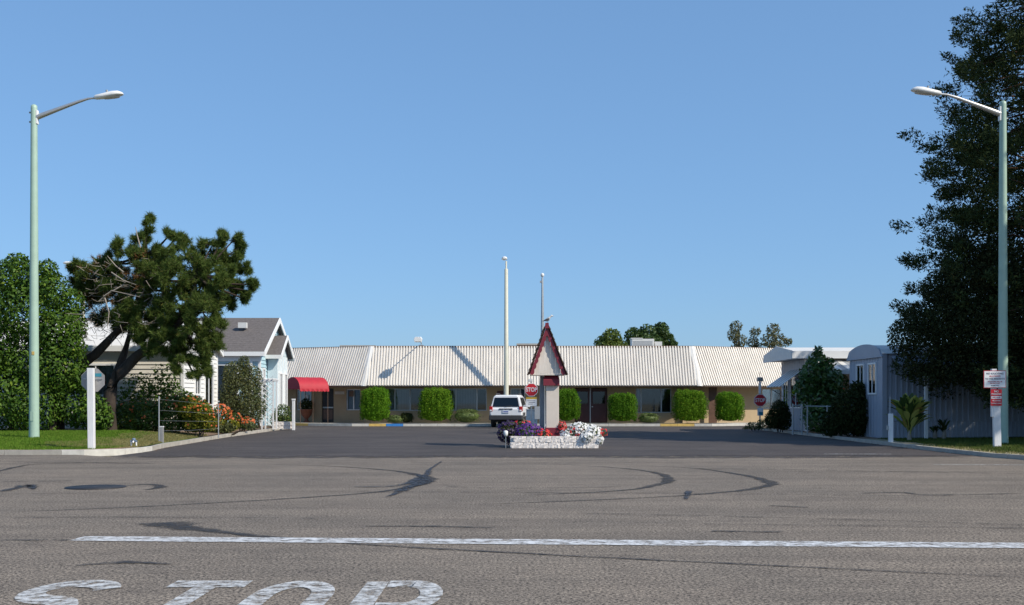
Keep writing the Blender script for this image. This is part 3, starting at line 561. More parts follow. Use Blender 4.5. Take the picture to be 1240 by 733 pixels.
# ------------------------------------------------------------------ lamps and poles
def street_lamp(label, loc, rz):
    t = thing('street_lamp', label, 'street lamp', loc, rz, 'tall green street lamps at the entrance'); Hh = 10.62
    MB().lathe([(.165, 0), (.16, .02), (.16, .05), (.155, .3), (.135, 4), (.10, Hh - .12), (.096, Hh - .04), (.05, Hh), (.001, Hh + .01)], 20).build('pole', 'pole_green', t)
    MB().box(-.05, .05, -.166, -.150, .55, .85).build('hand_hole_cover', 'pole_green', t)
    MB().box(.075, .125, -.07, .07, Hh - .62, Hh - .18).build('arm_bracket', 'lamp_white', t, .01)
    for z in (Hh - .25, Hh - .55): MB().tube([(-.15, 0, z), (-.10, 0, z)], .03, 8).build('bolt', 'galv', t)
    MB().tube([(.10, 0, Hh - .40), (.7, 0, Hh - .17), (1.4, 0, Hh + .09), (1.72, 0, Hh + .19), (1.85, 0, Hh + .205), (2.0, 0, Hh + .205)], [.085, .068, .05, .036, .032, .032], 10).build('arm', 'alu', t)
    def ring(x, hw, zt, zb):
        return [(x, hw * math.cos(a) * 1.0, (zt if math.sin(a) > 0 else zb) * abs(math.sin(a)) ** .7 * (1 if math.sin(a) > 0 else -1)) for a in [2 * math.pi * k / 14 for k in range(14)]]
    rings = [ring(0, .05, .05, .05), ring(.06, .10, .075, .07), ring(.3, .13, .10, .075), ring(.6, .165, .135, .055), ring(.78, .16, .12, .04), ring(.9, .10, .06, .02), ring(.93, .03, .02, .01)]
    hd = MB().loft(rings).build('lamp_head', 'lamp_white', t); hd.location = (1.92, 0, Hh + .225); hd.rotation_euler = (0, R(-7), 0)
    ln = MB().loft([[(x, y * k, -.05 - dz) for x, y in [(.56 + .25 * math.cos(a), .13 * math.sin(a)) for a in [2 * math.pi * j / 14 for j in range(14)]]] for k, dz in ((1, 0), (.9, .025), (.5, .045))]).build('lens', 'lens', hd)
    MB().tube([(.42, 0, .11), (.42, 0, .19)], .035, 10).build('photocell', 'grey_paint', hd)
    return t
L1 = street_lamp('tall pale green street lamp on the lawn by the leafy laurel bush', (xat(41.3, 34.2), 34.2, .25), 0)
MB().box(-.01, .07, -.150, -.138, zat(430, 34.2) - .25, zat(426, 34.2) - .25).build('number_tag', 'kerb_yellow', L1)
street_lamp('tall green street lamp in tree shade behind the notice sign post', (xat(1214.5, 33.2), 33.2, .09), math.pi)
lp = thing('lot_lamp', 'cream lamp pole rising beside the white car in front of the office', 'lamp pole', (xat(613, 61.35), 61.35, .118)); hh = zat(326, 61.35) - .118
MB().lathe([(.16, 0), (.15, .05), (.145, 1), (.10, hh), (.06, hh + .02), (.045, hh + .03), (.045, hh + .45), (.001, hh + .45)], 16).build('pole', 'pole_cream', lp)
hd = MB().loft([[(w_ * math.cos(a), y, hz_ * (1 if math.sin(a) > 0 else .6) * math.sin(a)) for a in [2 * math.pi * k / 12 for k in range(12)]] for y, w_, hz_ in ((.06, .05, .05), (0, .1, .09), (-.25, .17, .13), (-.5, .16, .12), (-.62, .08, .05))]).build('lamp_head', 'lamp_white', lp); hd.location = (-.1, .05, hh + .55)
fp = thing('flagpole', 'thin grey flagpole with a ball top behind the sign tower', 'flagpole', (xat(656.8, 40), 40, 0)); hh = zat(333, 40)
MB().lathe([(.16, 0), (.16, .12), (.11, .14), (.105, 1.5), (.075, 3.2), (.035, hh - .12), (.03, hh - .1), (.001, hh - .1)], 14).build('pole', 'galv', fp)
MB().lathe([(.001, hh - .1), (.05, hh - .07), (.07, hh), (.05, hh + .05), (.001, hh + .07)], 12).build('ball', 'lamp_white', fp); MB().box(-.09, -.02, -.03, .03, hh - .3, hh - .22).build('pulley', 'grey_paint', fp)
MB().box(-.30, -.06, -.24, -.07, .75, 1.22).build('control_box', 'grey_paint', fp, .01)
fs_ = thing('distant_street_lamp', 'white arm of a street lamp behind the pine and white roof', 'street lamp', (xat(101, 75), 75, 0))
hh = zat(320, 75); MB().lathe([(.14, 0), (.09, hh), (.001, hh + .02)], 12).build('pole', 'pole_cream', fs_); MB().tube([(0, 0, hh - .2), (-.5, 0, hh), (-.7, 0, hh + .05)], .05, 8).build('arm', 'alu', fs_)
MB().loft([[(x, h_ * math.cos(a), h_ * .6 * math.sin(a)) for a in [2 * math.pi * k / 10 for k in range(10)]] for x, h_ in ((-.65, .06), (-.8, .16), (-1.2, .2), (-1.4, .08))]).build('lamp_head', 'lamp_white', fs_).location.z = hh + .08

# ------------------------------------------------------------------ signs
def octa(r, y0, y1, cz=0): return [(r * math.cos(R(22.5 + 45 * k)), cz + r * math.sin(R(22.5 + 45 * k))) for k in range(8)]
bs = thing('stop_sign', 'grey back of an octagonal sign on a white wooden post on the left lawn', 'stop sign', (*gp(111, 543, .13), .11), R(2))
zc = zat(460.5, 29.6) - .11; MB().box(-.085, .085, -.075, .075, -.1, zat(446, 29.6) - .11).build('post', 'white_wood', bs, .008).rotation_euler = (0, R(-.6), 0)
pl = MB().prism(octa(.345, 0, 0, zc), .10, .108).build('sign_plate', 'sign_back', bs)
pr = MB().prism(octa(.345, 0, 0, zc), .1085, .1095).build('sign_face', 'sign_red', pl)
MB().box(.04, .235, .092, .0985, zc + .10, zc + .19).build('sticker', 'sticker', pl); MB().box(-.26, .26, .078, .097, zc + .02, zc + .05).build('brace', 'galv', bs)
for x in (-.2, .2): MB().tube([(x, .06, zc + .035), (x, .077, zc + .035)], .018, 8).build('bolt', 'alu', bs)
def front_stop(label, X, Y, zc, z0, post_top=None, r=.30):
    t = thing('stop_sign', label, 'stop sign', (X, Y, z0)); zc -= z0
    MB().box(-.03, .03, .02, .07, -.1, (post_top - z0) if post_top else zc + r).build('post', 'galv', t)
    p_ = MB().prism(octa(r, 0, 0, zc), 0, .008).build('sign_plate', 'sign_white', t); MB().prism(octa(r * .92, 0, 0, zc), -.004, -.001).build('red_panel', 'sign_red', p_)
    text_mesh('lettering', 'STOP', .25, 'sign_white', p_, (0, -.007, zc), bold=.006, sx=.80); return t, zc
t, zc = front_stop('red octagonal stop sign with yellow and white plates beside the sign tower', xat(643.5, 46), 46, zat(472.2, 46), 0)
MB().box(-.23, .23, 0, .01, zc - .40, zc - .32).build('warning_plate', 'sign_yellow', t); pl = MB().box(-.23, .23, 0, .01, zc - .70, zc - .402).build('notice_plate', 'sign_white', t)
for i, (a, b_) in enumerate(((-.17, .17), (-.12, .15), (-.15, .05))): MB().box(a, b_, -.004, -.001, zc - .48 - .07 * i, zc - .46 - .07 * i).build('text_line', 'text_dark', pl)
MB().box(-.14, .05, .0, .14, zc + .34, zc + .46).build('floodlight', 'hvac', t, .01); MB().tube([(0, .06, zc + .28), (0, .06, zc + .36)], .02, 6).build('floodlight_stem', 'galv', t)
ub = thing('utility_cabinet', 'pale grey utility cabinet below the stop sign behind the flower planter', 'cabinet', (xat(644, 47), 47.2, 0))
MB().box(-.24, .24, -.15, .15, .1, 1.02).build('cabinet', 'hvac', ub, .012); MB().box(-.26, .26, -.18, .18, 1.022, 1.06).build('lid', 'hvac', ub, .008); MB().box(-.28, .28, -.2, .2, 0, .098).build('plinth', 'concrete', ub); MB().box(.12, .17, -.165, -.151, .5, .62).build('latch', 'galv', ub)
t, zc = front_stop('red octagonal stop sign on a tall post before the tan wall of the right wing', xat(920.5, 52), 52, zat(485, 52), 0, zat(459, 52), .32)
MB().box(-.13, .15, 0, .01, zc - .74, zc - .36).build('notice_plate', 'sign_white', t); MB().box(-.06, .14, -.004, -.001, zc - .72, zc - .56).build('plate_mark', 'sticker', t)
MB().box(-.05, .05, .0, .09, zc + .33, zc + .9).build('upper_post', 'white_paint', t); MB().box(-.13, .13, -.06, .14, zc + .92, zc + 1.12).build('lantern', 'sign_back', t, .02); MB().tube([(0, .04, zc + 1.1), (0, .04, zc + 1.42)], .012, 6).build('lantern_spike', 'grey_paint', t)
ns = thing('notice_sign', 'white post with a white notice board above a red no parking plate', 'sign', (xat(1207.5, 31.2), 31.2, .09), R(-2)); k = 31.2 / FPX
MB().box(-.1, .1, -.06, .06, -.1, zat(489, 31.2) - .09).build('post', 'white_wood', ns, .008).rotation_euler = (0, R(-1.2), 0)
MB().box(-.17, -.03, -.05, .06, zat(505, 31.2) - .09, zat(447, 31.2) - .09).build('upper_post', 'white_wood', ns, .008)
z0, z1 = zat(470, 31.2) - .09, zat(449, 31.2) - .09; x0, x1 = -.42, .22
bd = MB().box(x0, x1, -.085, -.07, z0, z1).build('notice_board', 'text_red', ns); MB().box(x0 + .018, x1 - .018, -.089, -.086, z0 + .018, z1 - .018).build('board_face', 'sign_white', bd)
xc = (x0 + x1) / 2; hgt = z1 - z0
for s, sz, dz, m in (('NO SOLICITING', .068, .82, 'text_dark'), ('ALLOWED', .068, .67, 'text_red'), ('TO THE RESIDENTS', .064, .52, 'text_dark'), ('VIOLATORS WILL BE', .045, .36, 'text_red'), ('PROSECUTED', .045, .26, 'text_red'), ('THANK YOU', .04, .13, 'text_dark')):
    text_mesh('lettering', s, sz, m, bd, (xc, -.091, z0 + hgt * dz), bold=.0012)
z0, z1 = zat(491.5, 31.2) - .09, zat(471.5, 31.2) - .09; x0, x1 = -.215, .10; rd = MB().box(x0, x1, -.085, -.07, z0, z1).build('parking_plate', 'sign_red', ns); hgt = z1 - z0; xc = (x0 + x1) / 2
MB().box(x0 + .012, x1 - .012, -.089, -.086, z0 + hgt * .42, z0 + hgt * .58).build('white_band', 'sign_white', rd)
for s, sz, dz, m in (('NO', .08, .86, 'sign_white'), ('PARKING', .066, .70, 'sign_white'), ('FIRE LANE', .05, .50, 'text_red'), ('VIOLATORS', .045, .30, 'sign_white'), ('TOWED AWAY', .042, .14, 'sign_white')):
    text_mesh('lettering', s, sz, m, rd, (xc, -.0915, z0 + hgt * dz), bold=.001)

# ------------------------------------------------------------------ entrance planter and sign tower
PY = 32.5; px0, px1 = xat(618, PY), xat(725, PY); PD = 1.7; ph = .36
plr = thing('flower_planter', 'low white rough block planter island in the driveway', 'planter', ((px0 + px1) / 2, PY, 0)); hw = (px1 - px0) / 2
BW = .2
def rough_block(x0, x1, y0, y1, z0, z1, par):
    b = bmesh.new(); bmesh.ops.create_grid(b, x_segments=1, y_segments=1, size=.5); b.free()
    nx, nz, ny = 9, 4, 4; vs = {}; m = MB(); P = []; F = []
    def vid(i, j, k):
        if (i, j, k) not in vs:
            e = (i in (0, nx)) + (j in (0, ny)) + (k in (0, nz)); q = .007; c = .004 if e >= 2 else 0
            x = x0 + (x1 - x0) * i / nx; y = y0 + (y1 - y0) * j / ny; z = z0 + (z1 - z0) * k / nz
            x += random.uniform(-q, q) * .4 + (c if i == 0 else -c if i == nx else 0); y += random.uniform(-q, q) * 1.5 + (c if j == 0 else -c if j == ny else 0); z += (random.uniform(-q, q) * .6 - c if k == nz else c * .2 if k == 0 else 0)
            vs[i, j, k] = len(P); P.append((x, y, z))
        return vs[i, j, k]
    for i in range(nx):
        for k in range(nz):
            F.append((vid(i, 0, k), vid(i + 1, 0, k), vid(i + 1, 0, k + 1), vid(i, 0, k + 1))); F.append((vid(i, ny, k), vid(i, ny, k + 1), vid(i + 1, ny, k + 1), vid(i + 1, ny, k)))
        for j in range(ny): F.append((vid(i, j, nz), vid(i + 1, j, nz), vid(i + 1, j + 1, nz), vid(i, j + 1, nz)))
    for j in range(ny):
        for k in range(nz): F.append((vid(0, j, k), vid(0, j, k + 1), vid(0, j + 1, k + 1), vid(0, j + 1, k))); F.append((vid(nx, j, k), vid(nx, j + 1, k), vid(nx, j + 1, k + 1), vid(nx, j, k + 1)))
    m.add(P, F); return m.build('block', 'slump', par)
blks = [rough_block(-.195, .195, 0, BW, .001, .179, plr) for _ in range(4)]; nblk = 0
def place_block(x, y, z, rz):
    global nblk
    o = blks[nblk] if nblk < 4 else blks[nblk % 4].copy()
    if nblk >= 4: COL.objects.link(o)
    nblk += 1; o.parent = plr; o.location = (x, y, z); o.rotation_euler = (0, 0, rz + R(random.uniform(-.7, .7))); return o
for r_ in range(2):
    n = 7; ww = 2 * hw / n
    for i in range(n):
        x = -hw + ww * (i + .5); x += (ww * .25 if r_ else -ww * .0)
        if r_ and i == n - 1: x = hw - ww * .45
        o = place_block(x, random.uniform(-.006, .006), r_ * .18, 0); o.scale.x = (ww - .002) / .39 * (.88 if (r_ and i == n - 1) else 1)
        o = place_block(x, PD - BW + random.uniform(-.006, .006), r_ * .18, 0); o.scale.x = (ww - .002) / .39 * (.88 if (r_ and i == n - 1) else 1)
    for sx in (-1, 1):
        for i in range(3):
            yy = BW + .02 + (PD - 2 * BW - .04) * (i + .5) / 3; o = place_block(sx * (hw - BW / 2) + BW / 2, yy, r_ * .18, R(90)); o.scale.x = ((PD - 2 * BW - .04) / 3 - .01) / .39
MB().box(-hw + BW, hw - BW, BW + .01, PD - BW - .01, 0, .30).build('soil', 'planter_soil', plr)
tw = thing('sign_tower', 'beige pillar sign with a steep burgundy trimmed shake roof over the planter', 'sign', (xat(669, 33.3), 33.3, .30)); ZB = .30
TZ = lambda py: zat(py, 33.3) - ZB
TX = lambda px: xat(px, 33.3) - xat(669, 33.3)
MB().box(TX(661.3), TX(676.8), 0, .4, .09, TZ(467)).build('pillar', 'pillar', tw, .012); MB().box(TX(660.3), TX(677.8), -.03, .43, 0, TZ(518)).build('pillar_base', 'burgundy', tw, .01)
cp = MB(); xa, xb, za, zb = TX(658), TX(677.5), TZ(467), TZ(460); cp.add([(xa, -.1, za), (xb, -.1, za), (xb, .5, za), (xa, .5, za), (xa, -.1, zb), (xb, -.1, zb), (xb, .5, zb), (xa, .5, zb), (xa + .04, .1, TZ(454)), (xb - .04, .1, TZ(454)), (xb - .04, .3, TZ(454)), (xa + .04, .3, TZ(454))],
    [(0, 3, 2, 1), (0, 1, 5, 4), (1, 2, 6, 5), (2, 3, 7, 6), (3, 0, 4, 7), (4, 5, 9, 8), (5, 6, 10, 9), (6, 7, 11, 10), (7, 4, 8, 11), (8, 9, 10, 11)]); cp.build('pillar_cap', 'burgundy', tw)
# A-frame gable box
ax_, az_ = TX(662), TZ(394.5); blx, brx, bz = TX(641.5), TX(684.5), TZ(453.5); D0, D1 = -.25, .75
npl = 7; hx = (brx - blx) / npl
def gx(z, s): # half outline at height z
    t = (z - bz) / (az_ - bz); return (blx + (ax_ - blx) * t) if s < 0 else (brx + (ax_ - brx) * t)
def zlim(x): return bz + (az_ - bz) * ((x - blx) / (ax_ - blx) if x < ax_ else (brx - x) / (brx - ax_))
for i in range(npl):
    a, c = blx + hx * i + .004, blx + hx * (i + 1) - .004; pol = [(a, bz + .02), (c, bz + .02), (c, max(zlim(c), bz + .03) - .0)] + ([(ax_, az_ - .02)] if a < ax_ < c else []) + [(a, max(zlim(a), bz + .03))]
    MB().prism(pol, D0 + .10, D0 + .12).build('gable_plank', 'panel_beige', tw)
MB().box(blx + .02, brx - .02, D0 + .1, D1 - .05, bz - .03, bz + .015).build('bottom_rail', 'panel_beige', tw)
for s, ex in ((-1, blx), (1, brx)):          # scalloped barge boards
    n = 9; Lx, Lz = ex - ax_, bz - az_; ln = math.hypot(Lx, Lz); nx, nz = -Lz / ln * (1 if s < 0 else -1), Lx / ln * (1 if s < 0 else -1)
    inx, inz = (nx, nz) if (nx * s < 0) else (-nx, -nz); out = []; inn = []
    for i in range(n * 4 + 1):
        t = i / (n * 4); wv = .085 + .03 * abs(math.sin(t * n * math.pi)); out.append((ax_ + Lx * t, az_ + Lz * t)); inn.append((ax_ + Lx * t + inx * wv, az_ + Lz * t + inz * wv))
    inn = [(min(x, ax_) if s < 0 else max(x, ax_), z) for x, z in inn]
    vs = [(x, D0, z) for x, z in out] + [(x, D0, z) for x, z in inn]; vs += [(x, D0 + .04, z) for x, _, z in vs]; m_ = len(out); q = 2 * m_
    fs = [(i, i + 1, m_ + i + 1, m_ + i) for i in range(m_ - 1)] + [(q + i, q + m_ + i, q + m_ + i + 1, q + i + 1) for i in range(m_ - 1)] + [(i, q + i, q + i + 1, i + 1) for i in range(m_ - 1)] + [(m_ + i, m_ + i + 1, q + m_ + i + 1, q + m_ + i) for i in range(m_ - 1)]
    b = MB(); b.add(vs, fs); b.build('barge_board', 'burgundy', tw)
    # roof deck and shakes
    ox, oz = -inx, -inz; b = MB(); b.prism([(ax_ + ox * .004, az_ + oz * .004), (ex + ox * .004, bz + oz * .004), (ex + ox * .03, bz + oz * .03), (ax_ + ox * .03, az_ + oz * .03)], D0 + .05, D1); b.build('roof_deck', 'shake', tw)
    rows = 10
    for r_ in range(rows):
        nc = 5
        for c_ in range(nc):
            t1 = (r_ + 1) / rows + random.uniform(.0, .025); t0 = r_ / rows - .04; y0 = D0 - .03 + (D1 - D0 + .06) * c_ / nc + random.uniform(0, .012); y1 = D0 - .03 + (D1 - D0 + .06) * (c_ + 1) / nc - random.uniform(.002, .014)
            if r_ % 2: y0 -= .02
            k0, k1 = .033, .062 + random.uniform(0, .022)
            b = MB(); b.prism([(ax_ + Lx * t0 + ox * k0, az_ + Lz * t0 + oz * k0), (ax_ + Lx * t1 + ox * k0, az_ + Lz * t1 + oz * k0), (ax_ + Lx * t1 + ox * k1, az_ + Lz * t1 + oz * k1), (ax_ + Lx * t0 + ox * (k0 + .008), az_ + Lz * t0 + oz * (k0 + .008))], y0, y1); b.build('shake', 'shake', tw)
MB().prism([(ax_ - .07, az_ - .10), (ax_ + .07, az_ - .10), (ax_ + .05, az_ + .07), (ax_ - .05, az_ + .07)], D0 - .045, D0 - .004).build('peak_plate', 'burgundy', tw)
MB().box(TX(654.5), TX(660), .55, .68, 0, bz - .04).build('rear_post', 'grey_paint', tw)
# bird on the peak
bd = thing('bird', 'small grey and white bird perched on the peak of the sign tower', 'bird', (xat(663.3, 33.3), 33.15, az_ + ZB + .075)); ring = lambda x, z, r, q=1: [(x + .0 * r, r * math.cos(a), z + r * q * math.sin(a)) for a in [2 * math.pi * k / 10 for k in range(10)]]
MB().loft([ring(-.17, .04, .012, .5), ring(-.10, .075, .035, .6), ring(-.03, .10, .06), ring(.04, .13, .062), ring(.075, .18, .036), ring(.10, .215, .038), ring(.135, .22, .026), ring(.155, .212, .009), ring(.185, .205, .003)]).build('body', 'bird', bd)
for s in (-1, 1): MB().loft([[(x, s * (.052 + t_ * .0), z) for x, z in ((.05, .15), (-.06, .12), (-.17, .055), (-.08, .075), (.03, .085))], [(x, s * .066, z) for x, z in ((.04, .14), (-.06, .113), (-.15, .06), (-.08, .083), (.02, .095))]] if (t_ := 1) else None, False).build('wing', 'bird_dark', bd); MB().tube([(0, s * .02, -.02), (0, s * .02, .06)], .006, 5).build('leg', 'bird_dark', bd)
# flowers
def flower_plant(name, label, c, r, nl, nf, petal, size, leafm='leaf_shrub', lo=.3, fl_lo=.8, group='flowering plants in the planter'):
    t = thing(name, label, 'flowers', (c[0], c[1], 0.30), 0, group); c = (0, 0, c[2] - .30)
    P, N = shell(nl, c, r, lo); k = P[:, 2] > -.32; leaves('foliage', P[k], .07, leafm, t, .55, N[k])
    P, N = shell(nf, c, [q * 1.04 for q in r], fl_lo); k = (P[:, 2] > -.3) & (N[:, 1] < .6); N = N + np.array([.2, -.5, .3]); leaves('blossoms', P[k], size, petal, t, .95, N[k], .75, kind='stuff'); return t
X_ = lambda px: xat(px, PY + .6)
Z_ = lambda py: zat(py, PY + .6)
WG = [((687, .35, 526), (.24, .3, .17), 'white petunias close to the sign pillar in the planter'), ((701, .5, 521), (.34, .45, .24), 'tallest mass of white petunias in the middle of the planter right half'), ((716, .5, 523), (.32, .5, .22), 'white petunias spilling over the right end of the planter'), ((709, .1, 529), (.22, .24, .17), 'white petunias trailing down over the planter front near its right corner'), ((724, .15, 532), (.13, .2, .16), 'white petunia sprig hanging at the right corner of the planter')]
for (a, b_, c), r_, lab in WG: flower_plant('petunia_plant', lab, (X_(a), PY + b_, Z_(c)), r_, int(1500 * r_[0]), int(1250 * r_[0]), 'petal_white', .085, fl_lo=.55)
flower_plant('petunia_plant', 'purple petunias in the middle of the planter left of the pillar', (X_(640), PY + .6, Z_(523)), (.48, .55, .26), 700, 420, 'petal_purple', .075)
flower_plant('petunia_plant', 'dark violet petunias trailing out over the left end of the planter', (X_(617), PY + .8, Z_(524)), (.38, .55, .36), 800, 330, 'petal_dark', .075, 'leaf_oleander')
flower_plant('geranium_plant', 'bright red flowers at the foot of the sign pillar', (X_(657), PY + .35, Z_(527)), (.26, .3, .2), 300, 150, 'petal_red', .075)
flower_plant('geranium_plant', 'deep red flowers right beside the pillar behind the white petunias', (X_(681), PY + .9, Z_(517)), (.15, .25, .18), 200, 80, 'petal_red', .075)
flower_plant('petunia_plant', 'red petunias sprinkled between the white ones at the planter front', (X_(694), PY + .25, Z_(523)), (.35, .2, .16), 120, 60, 'petal_red', .07)
flower_plant('geranium_plant', 'red flowers hanging over the right end wall of the planter', (X_(729), PY + .4, Z_(524)), (.16, .25, .13), 100, 45, 'petal_red', .075)
flower_plant('petunia_plant', 'pink and red petunias behind the purple mass', (X_(632), PY + 1.0, Z_(515)), (.3, .35, .16), 250, 70, 'petal_red', .07)
gl = thing('garden_spotlight', 'small white garden spotlight at the left corner of the planter', 'spotlight', (px0 - .14, PY + .02, 0)); MB().tube([(0, 0, 0), (0, 0, .36)], .012, 6).build('stake', 'galv', gl); MB().lathe([(.001, .36), (.04, .36), (.065, .42), (.07, .5), (.05, .53), (.001, .54)], 12).build('lamp_head', 'lamp_white', gl)

# ------------------------------------------------------------------ white car
car = thing('parked_car', 'white sport utility car with dark lower body parked before the office, seen from behind', 'car', (xat(612.5, 57.3), 57.3, 0), R(-7))
def carsec(y, hw, z0, z1, hw2=None):
    r = .10; return [(-hw, y, z0 + r), (-hw + .05, y, z0), (hw - .05, y, z0), (hw, y, z0 + r), (hw + .01, y, (z0 + z1) * .52), (hw2 or hw - .03, y, z1 - .06), ((hw2 or hw) - .12, y, z1), (-(hw2 or hw) + .12, y, z1), (-(hw2 or hw - .03), y, z1 - .06), (-hw - .01, y, (z0 + z1) * .52)]
b = MB(); b.loft([carsec(-.02, .82, .62, .98, .78), carsec(.05, .87, .55, 1.06, .85), carsec(.5, .885, .5, 1.08), carsec(3.0, .885, .5, 1.05), carsec(3.9, .87, .5, 1.0), carsec(4.3, .80, .52, .88), carsec(4.38, .7, .6, .78)], False); body = b.build('body', 'car_white', car, .02)
def cab(y, zb, zt, wb, wt): return [(-wb, y, zb), (wb, y, zb), (wt, y, zt - .08), (wt - .1, y, zt), (-wt + .1, y, zt), (-wt, y, zt - .08)]
b = MB(); b.loft([[(x, y + (z - 1.0) * .16, z) for x, y, z in cab(.03, 1.0, 1.70, .84, .67)], [(x, y, z) for x, y, z in cab(.35, 1.0, 1.74, .86, .69)], cab(1.9, 1.0, 1.75, .86, .70), [(x, y - (z - 1.0) * .75 + .2, z) for x, y, z in cab(2.9, 1.0, 1.68, .86, .68)]], False); b.build('cabin', 'car_white', car, .02)
def yb(z): return .03 + (z - 1.0) * .16
rw = MB(); rw.add([(-.70, yb(1.12) - .014, 1.12), (.70, yb(1.12) - .014, 1.12), (.60, yb(1.58) - .014, 1.58), (-.60, yb(1.58) - .014, 1.58)], [(0, 1, 2, 3)]); rw.build('rear_window', 'dark_glass', car, recalc=False)
MB().add([(-.72, yb(1.10) - .008, 1.10), (.72, yb(1.10) - .008, 1.10), (.62, yb(1.60) - .008, 1.60), (-.62, yb(1.60) - .008, 1.60)], [(0, 1, 2, 3)]).build('window_seal', 'car_grey', car, recalc=False)
MB().tube([(-.05, yb(1.12) - .03, 1.12), (.35, yb(1.2) - .03, 1.17)], .012, 5).build('wiper', 'car_grey', car)
for s in (-1, 1):
    for y0, y1 in ((.42, 1.15), (1.22, 1.95), (2.0, 2.55)):
        zt2 = 1.6; sh = .45 if y0 == 2.0 else 0
        q = lambda y, z, e: (s * (.86 - (z - 1.0) * .242 + e), y, z)
        MB().add([q(y0, 1.1, .012), q(y1, 1.1, .012), q(y1 - sh, zt2, .012), q(y0, zt2, .012)], [(0, 1, 2, 3) if s > 0 else (3, 2, 1, 0)]).build('side_window', 'dark_glass', car, recalc=False)
    tl = MB().box(s * .80 - .085, s * .80 + .085, -.045, .25, .86, 1.13).build('tail_light', 'tail_red', car, .02); MB().box(s * .80 - .06, s * .80 + .06, -.052, -.046, .88, .95).build('reverse_lens', 'lamp_white', tl)
    for y in (.82, 3.5):
        wh = MB().lathe([(.20, -.11), (.33, -.11), (.36, -.08), (.36, .08), (.33, .11), (.20, .11)], 22).build('wheel', 'tyre', car); wh.rotation_euler = (0, R(90), 0); wh.location = (s * .77, y, .36)
        MB().lathe([(.001, .06), (.07, .07), (.19, .04), (.215, .105), (.2, .112), (.19, -.09), (.001, -.09)], 18).build('rim', 'rim', wh).scale.z = s
    MB().tube([(s * .60, .5, 1.79), (s * .60, .8, 1.815), (s * .60, 2.0, 1.815), (s * .60, 2.3, 1.76)], .02, 6).build('roof_rail', 'car_grey', car)
    MB().box(s * .93 - .09, s * .93 + .09, 2.55, 2.68, 1.08, 1.24).build('mirror', 'car_white', car, .02)
    MB().box(s * .89 - .02, s * .89 + .02, 1.25, 3.05, .36, .60).build('side_cladding', 'car_grey', car); 
    MB().box(s * .88 - .025, s * .88 + .03, .36, 1.24, .62, .80).build('wheel_arch', 'car_grey', car, .02); MB().box(s * .88 - .025, s * .88 + .03, 3.06, 3.94, .62, .80).build('wheel_arch', 'car_grey', car, .02)
MB().box(-.90, .90, -.14, .35, .40, .66).build('rear_bumper', 'car_grey', car, .035); MB().box(-.86, .86, 3.95, 4.44, .40, .66).build('front_bumper', 'car_grey', car, .035); MB().box(-.8, .8, .1, 4.3, .30, .50).build('underbody', 'tyre', car)
MB().box(-.36, .36, -.045, -.026, .96, 1.02).build('plate_lamp_bar', 'car_grey', car); np_ = MB().box(-.17, .17, -.052, -.032, .78, .93).build('licence_plate', 'plate', car); MB().box(-.13, .13, -.055, -.0525, .82, .87).build('plate_number', 'plate_blue', np_)
MB().box(.25, .62, .9, 1.0, 1.0, 1.42).build('head_rest', 'seat_grey', car); MB().box(-.62, -.25, .9, 1.0, 1.0, 1.42).build('head_rest', 'seat_grey', car)

# ------------------------------------------------------------------ homes on the left
def boards(par, p0, p1, z0, ztop, m, step=.18, n2=None, ops=()):
    """lapped boards on the vertical plane from p0 to p1 (local x,y); ztop(t) gives the wall height at t; ops are (t0,t1,za,zb) openings"""
    p0 = Vector((*p0, 0)); p1 = Vector((*p1, 0)); d = p1 - p0; L = d.length; nn = Vector((d.y, -d.x, 0)).normalized(); z = z0
    zmax = max(ztop(i / 20) for i in range(21))
    while z < zmax - .02:
        ts = [i / 40 for i in range(41) if ztop(i / 40) > z + .02]
        if not ts: break
        a, c = min(ts), max(ts); spans = [(a, c)]
        for o in ops:
            if o[2] < z + step * .5 < o[3]: spans = [q for (s, e) in spans for q in ((s, min(e, o[0])), (max(s, o[1]), e)) if q[1] - q[0] > .003]
        for s, e in spans:
            A = p0 + d * s; B = p0 + d * e; zt2 = z + step + .012; o1, o2 = .045, .006
            vs = [A, B, B + nn * o1, A + nn * o1]; vs = [(v.x, v.y, z) for v in vs] + [(v.x, v.y, zt2) for v in (A, B, B + nn * o2, A + nn * o2)]
            b = MB(); b.add(vs, [(0, 3, 2, 1), (4, 5, 6, 7), (0, 1, 5, 4), (1, 2, 6, 5), (2, 3, 7, 6), (3, 0, 4, 7)]); b.build('siding_board', m, par)
        z += step
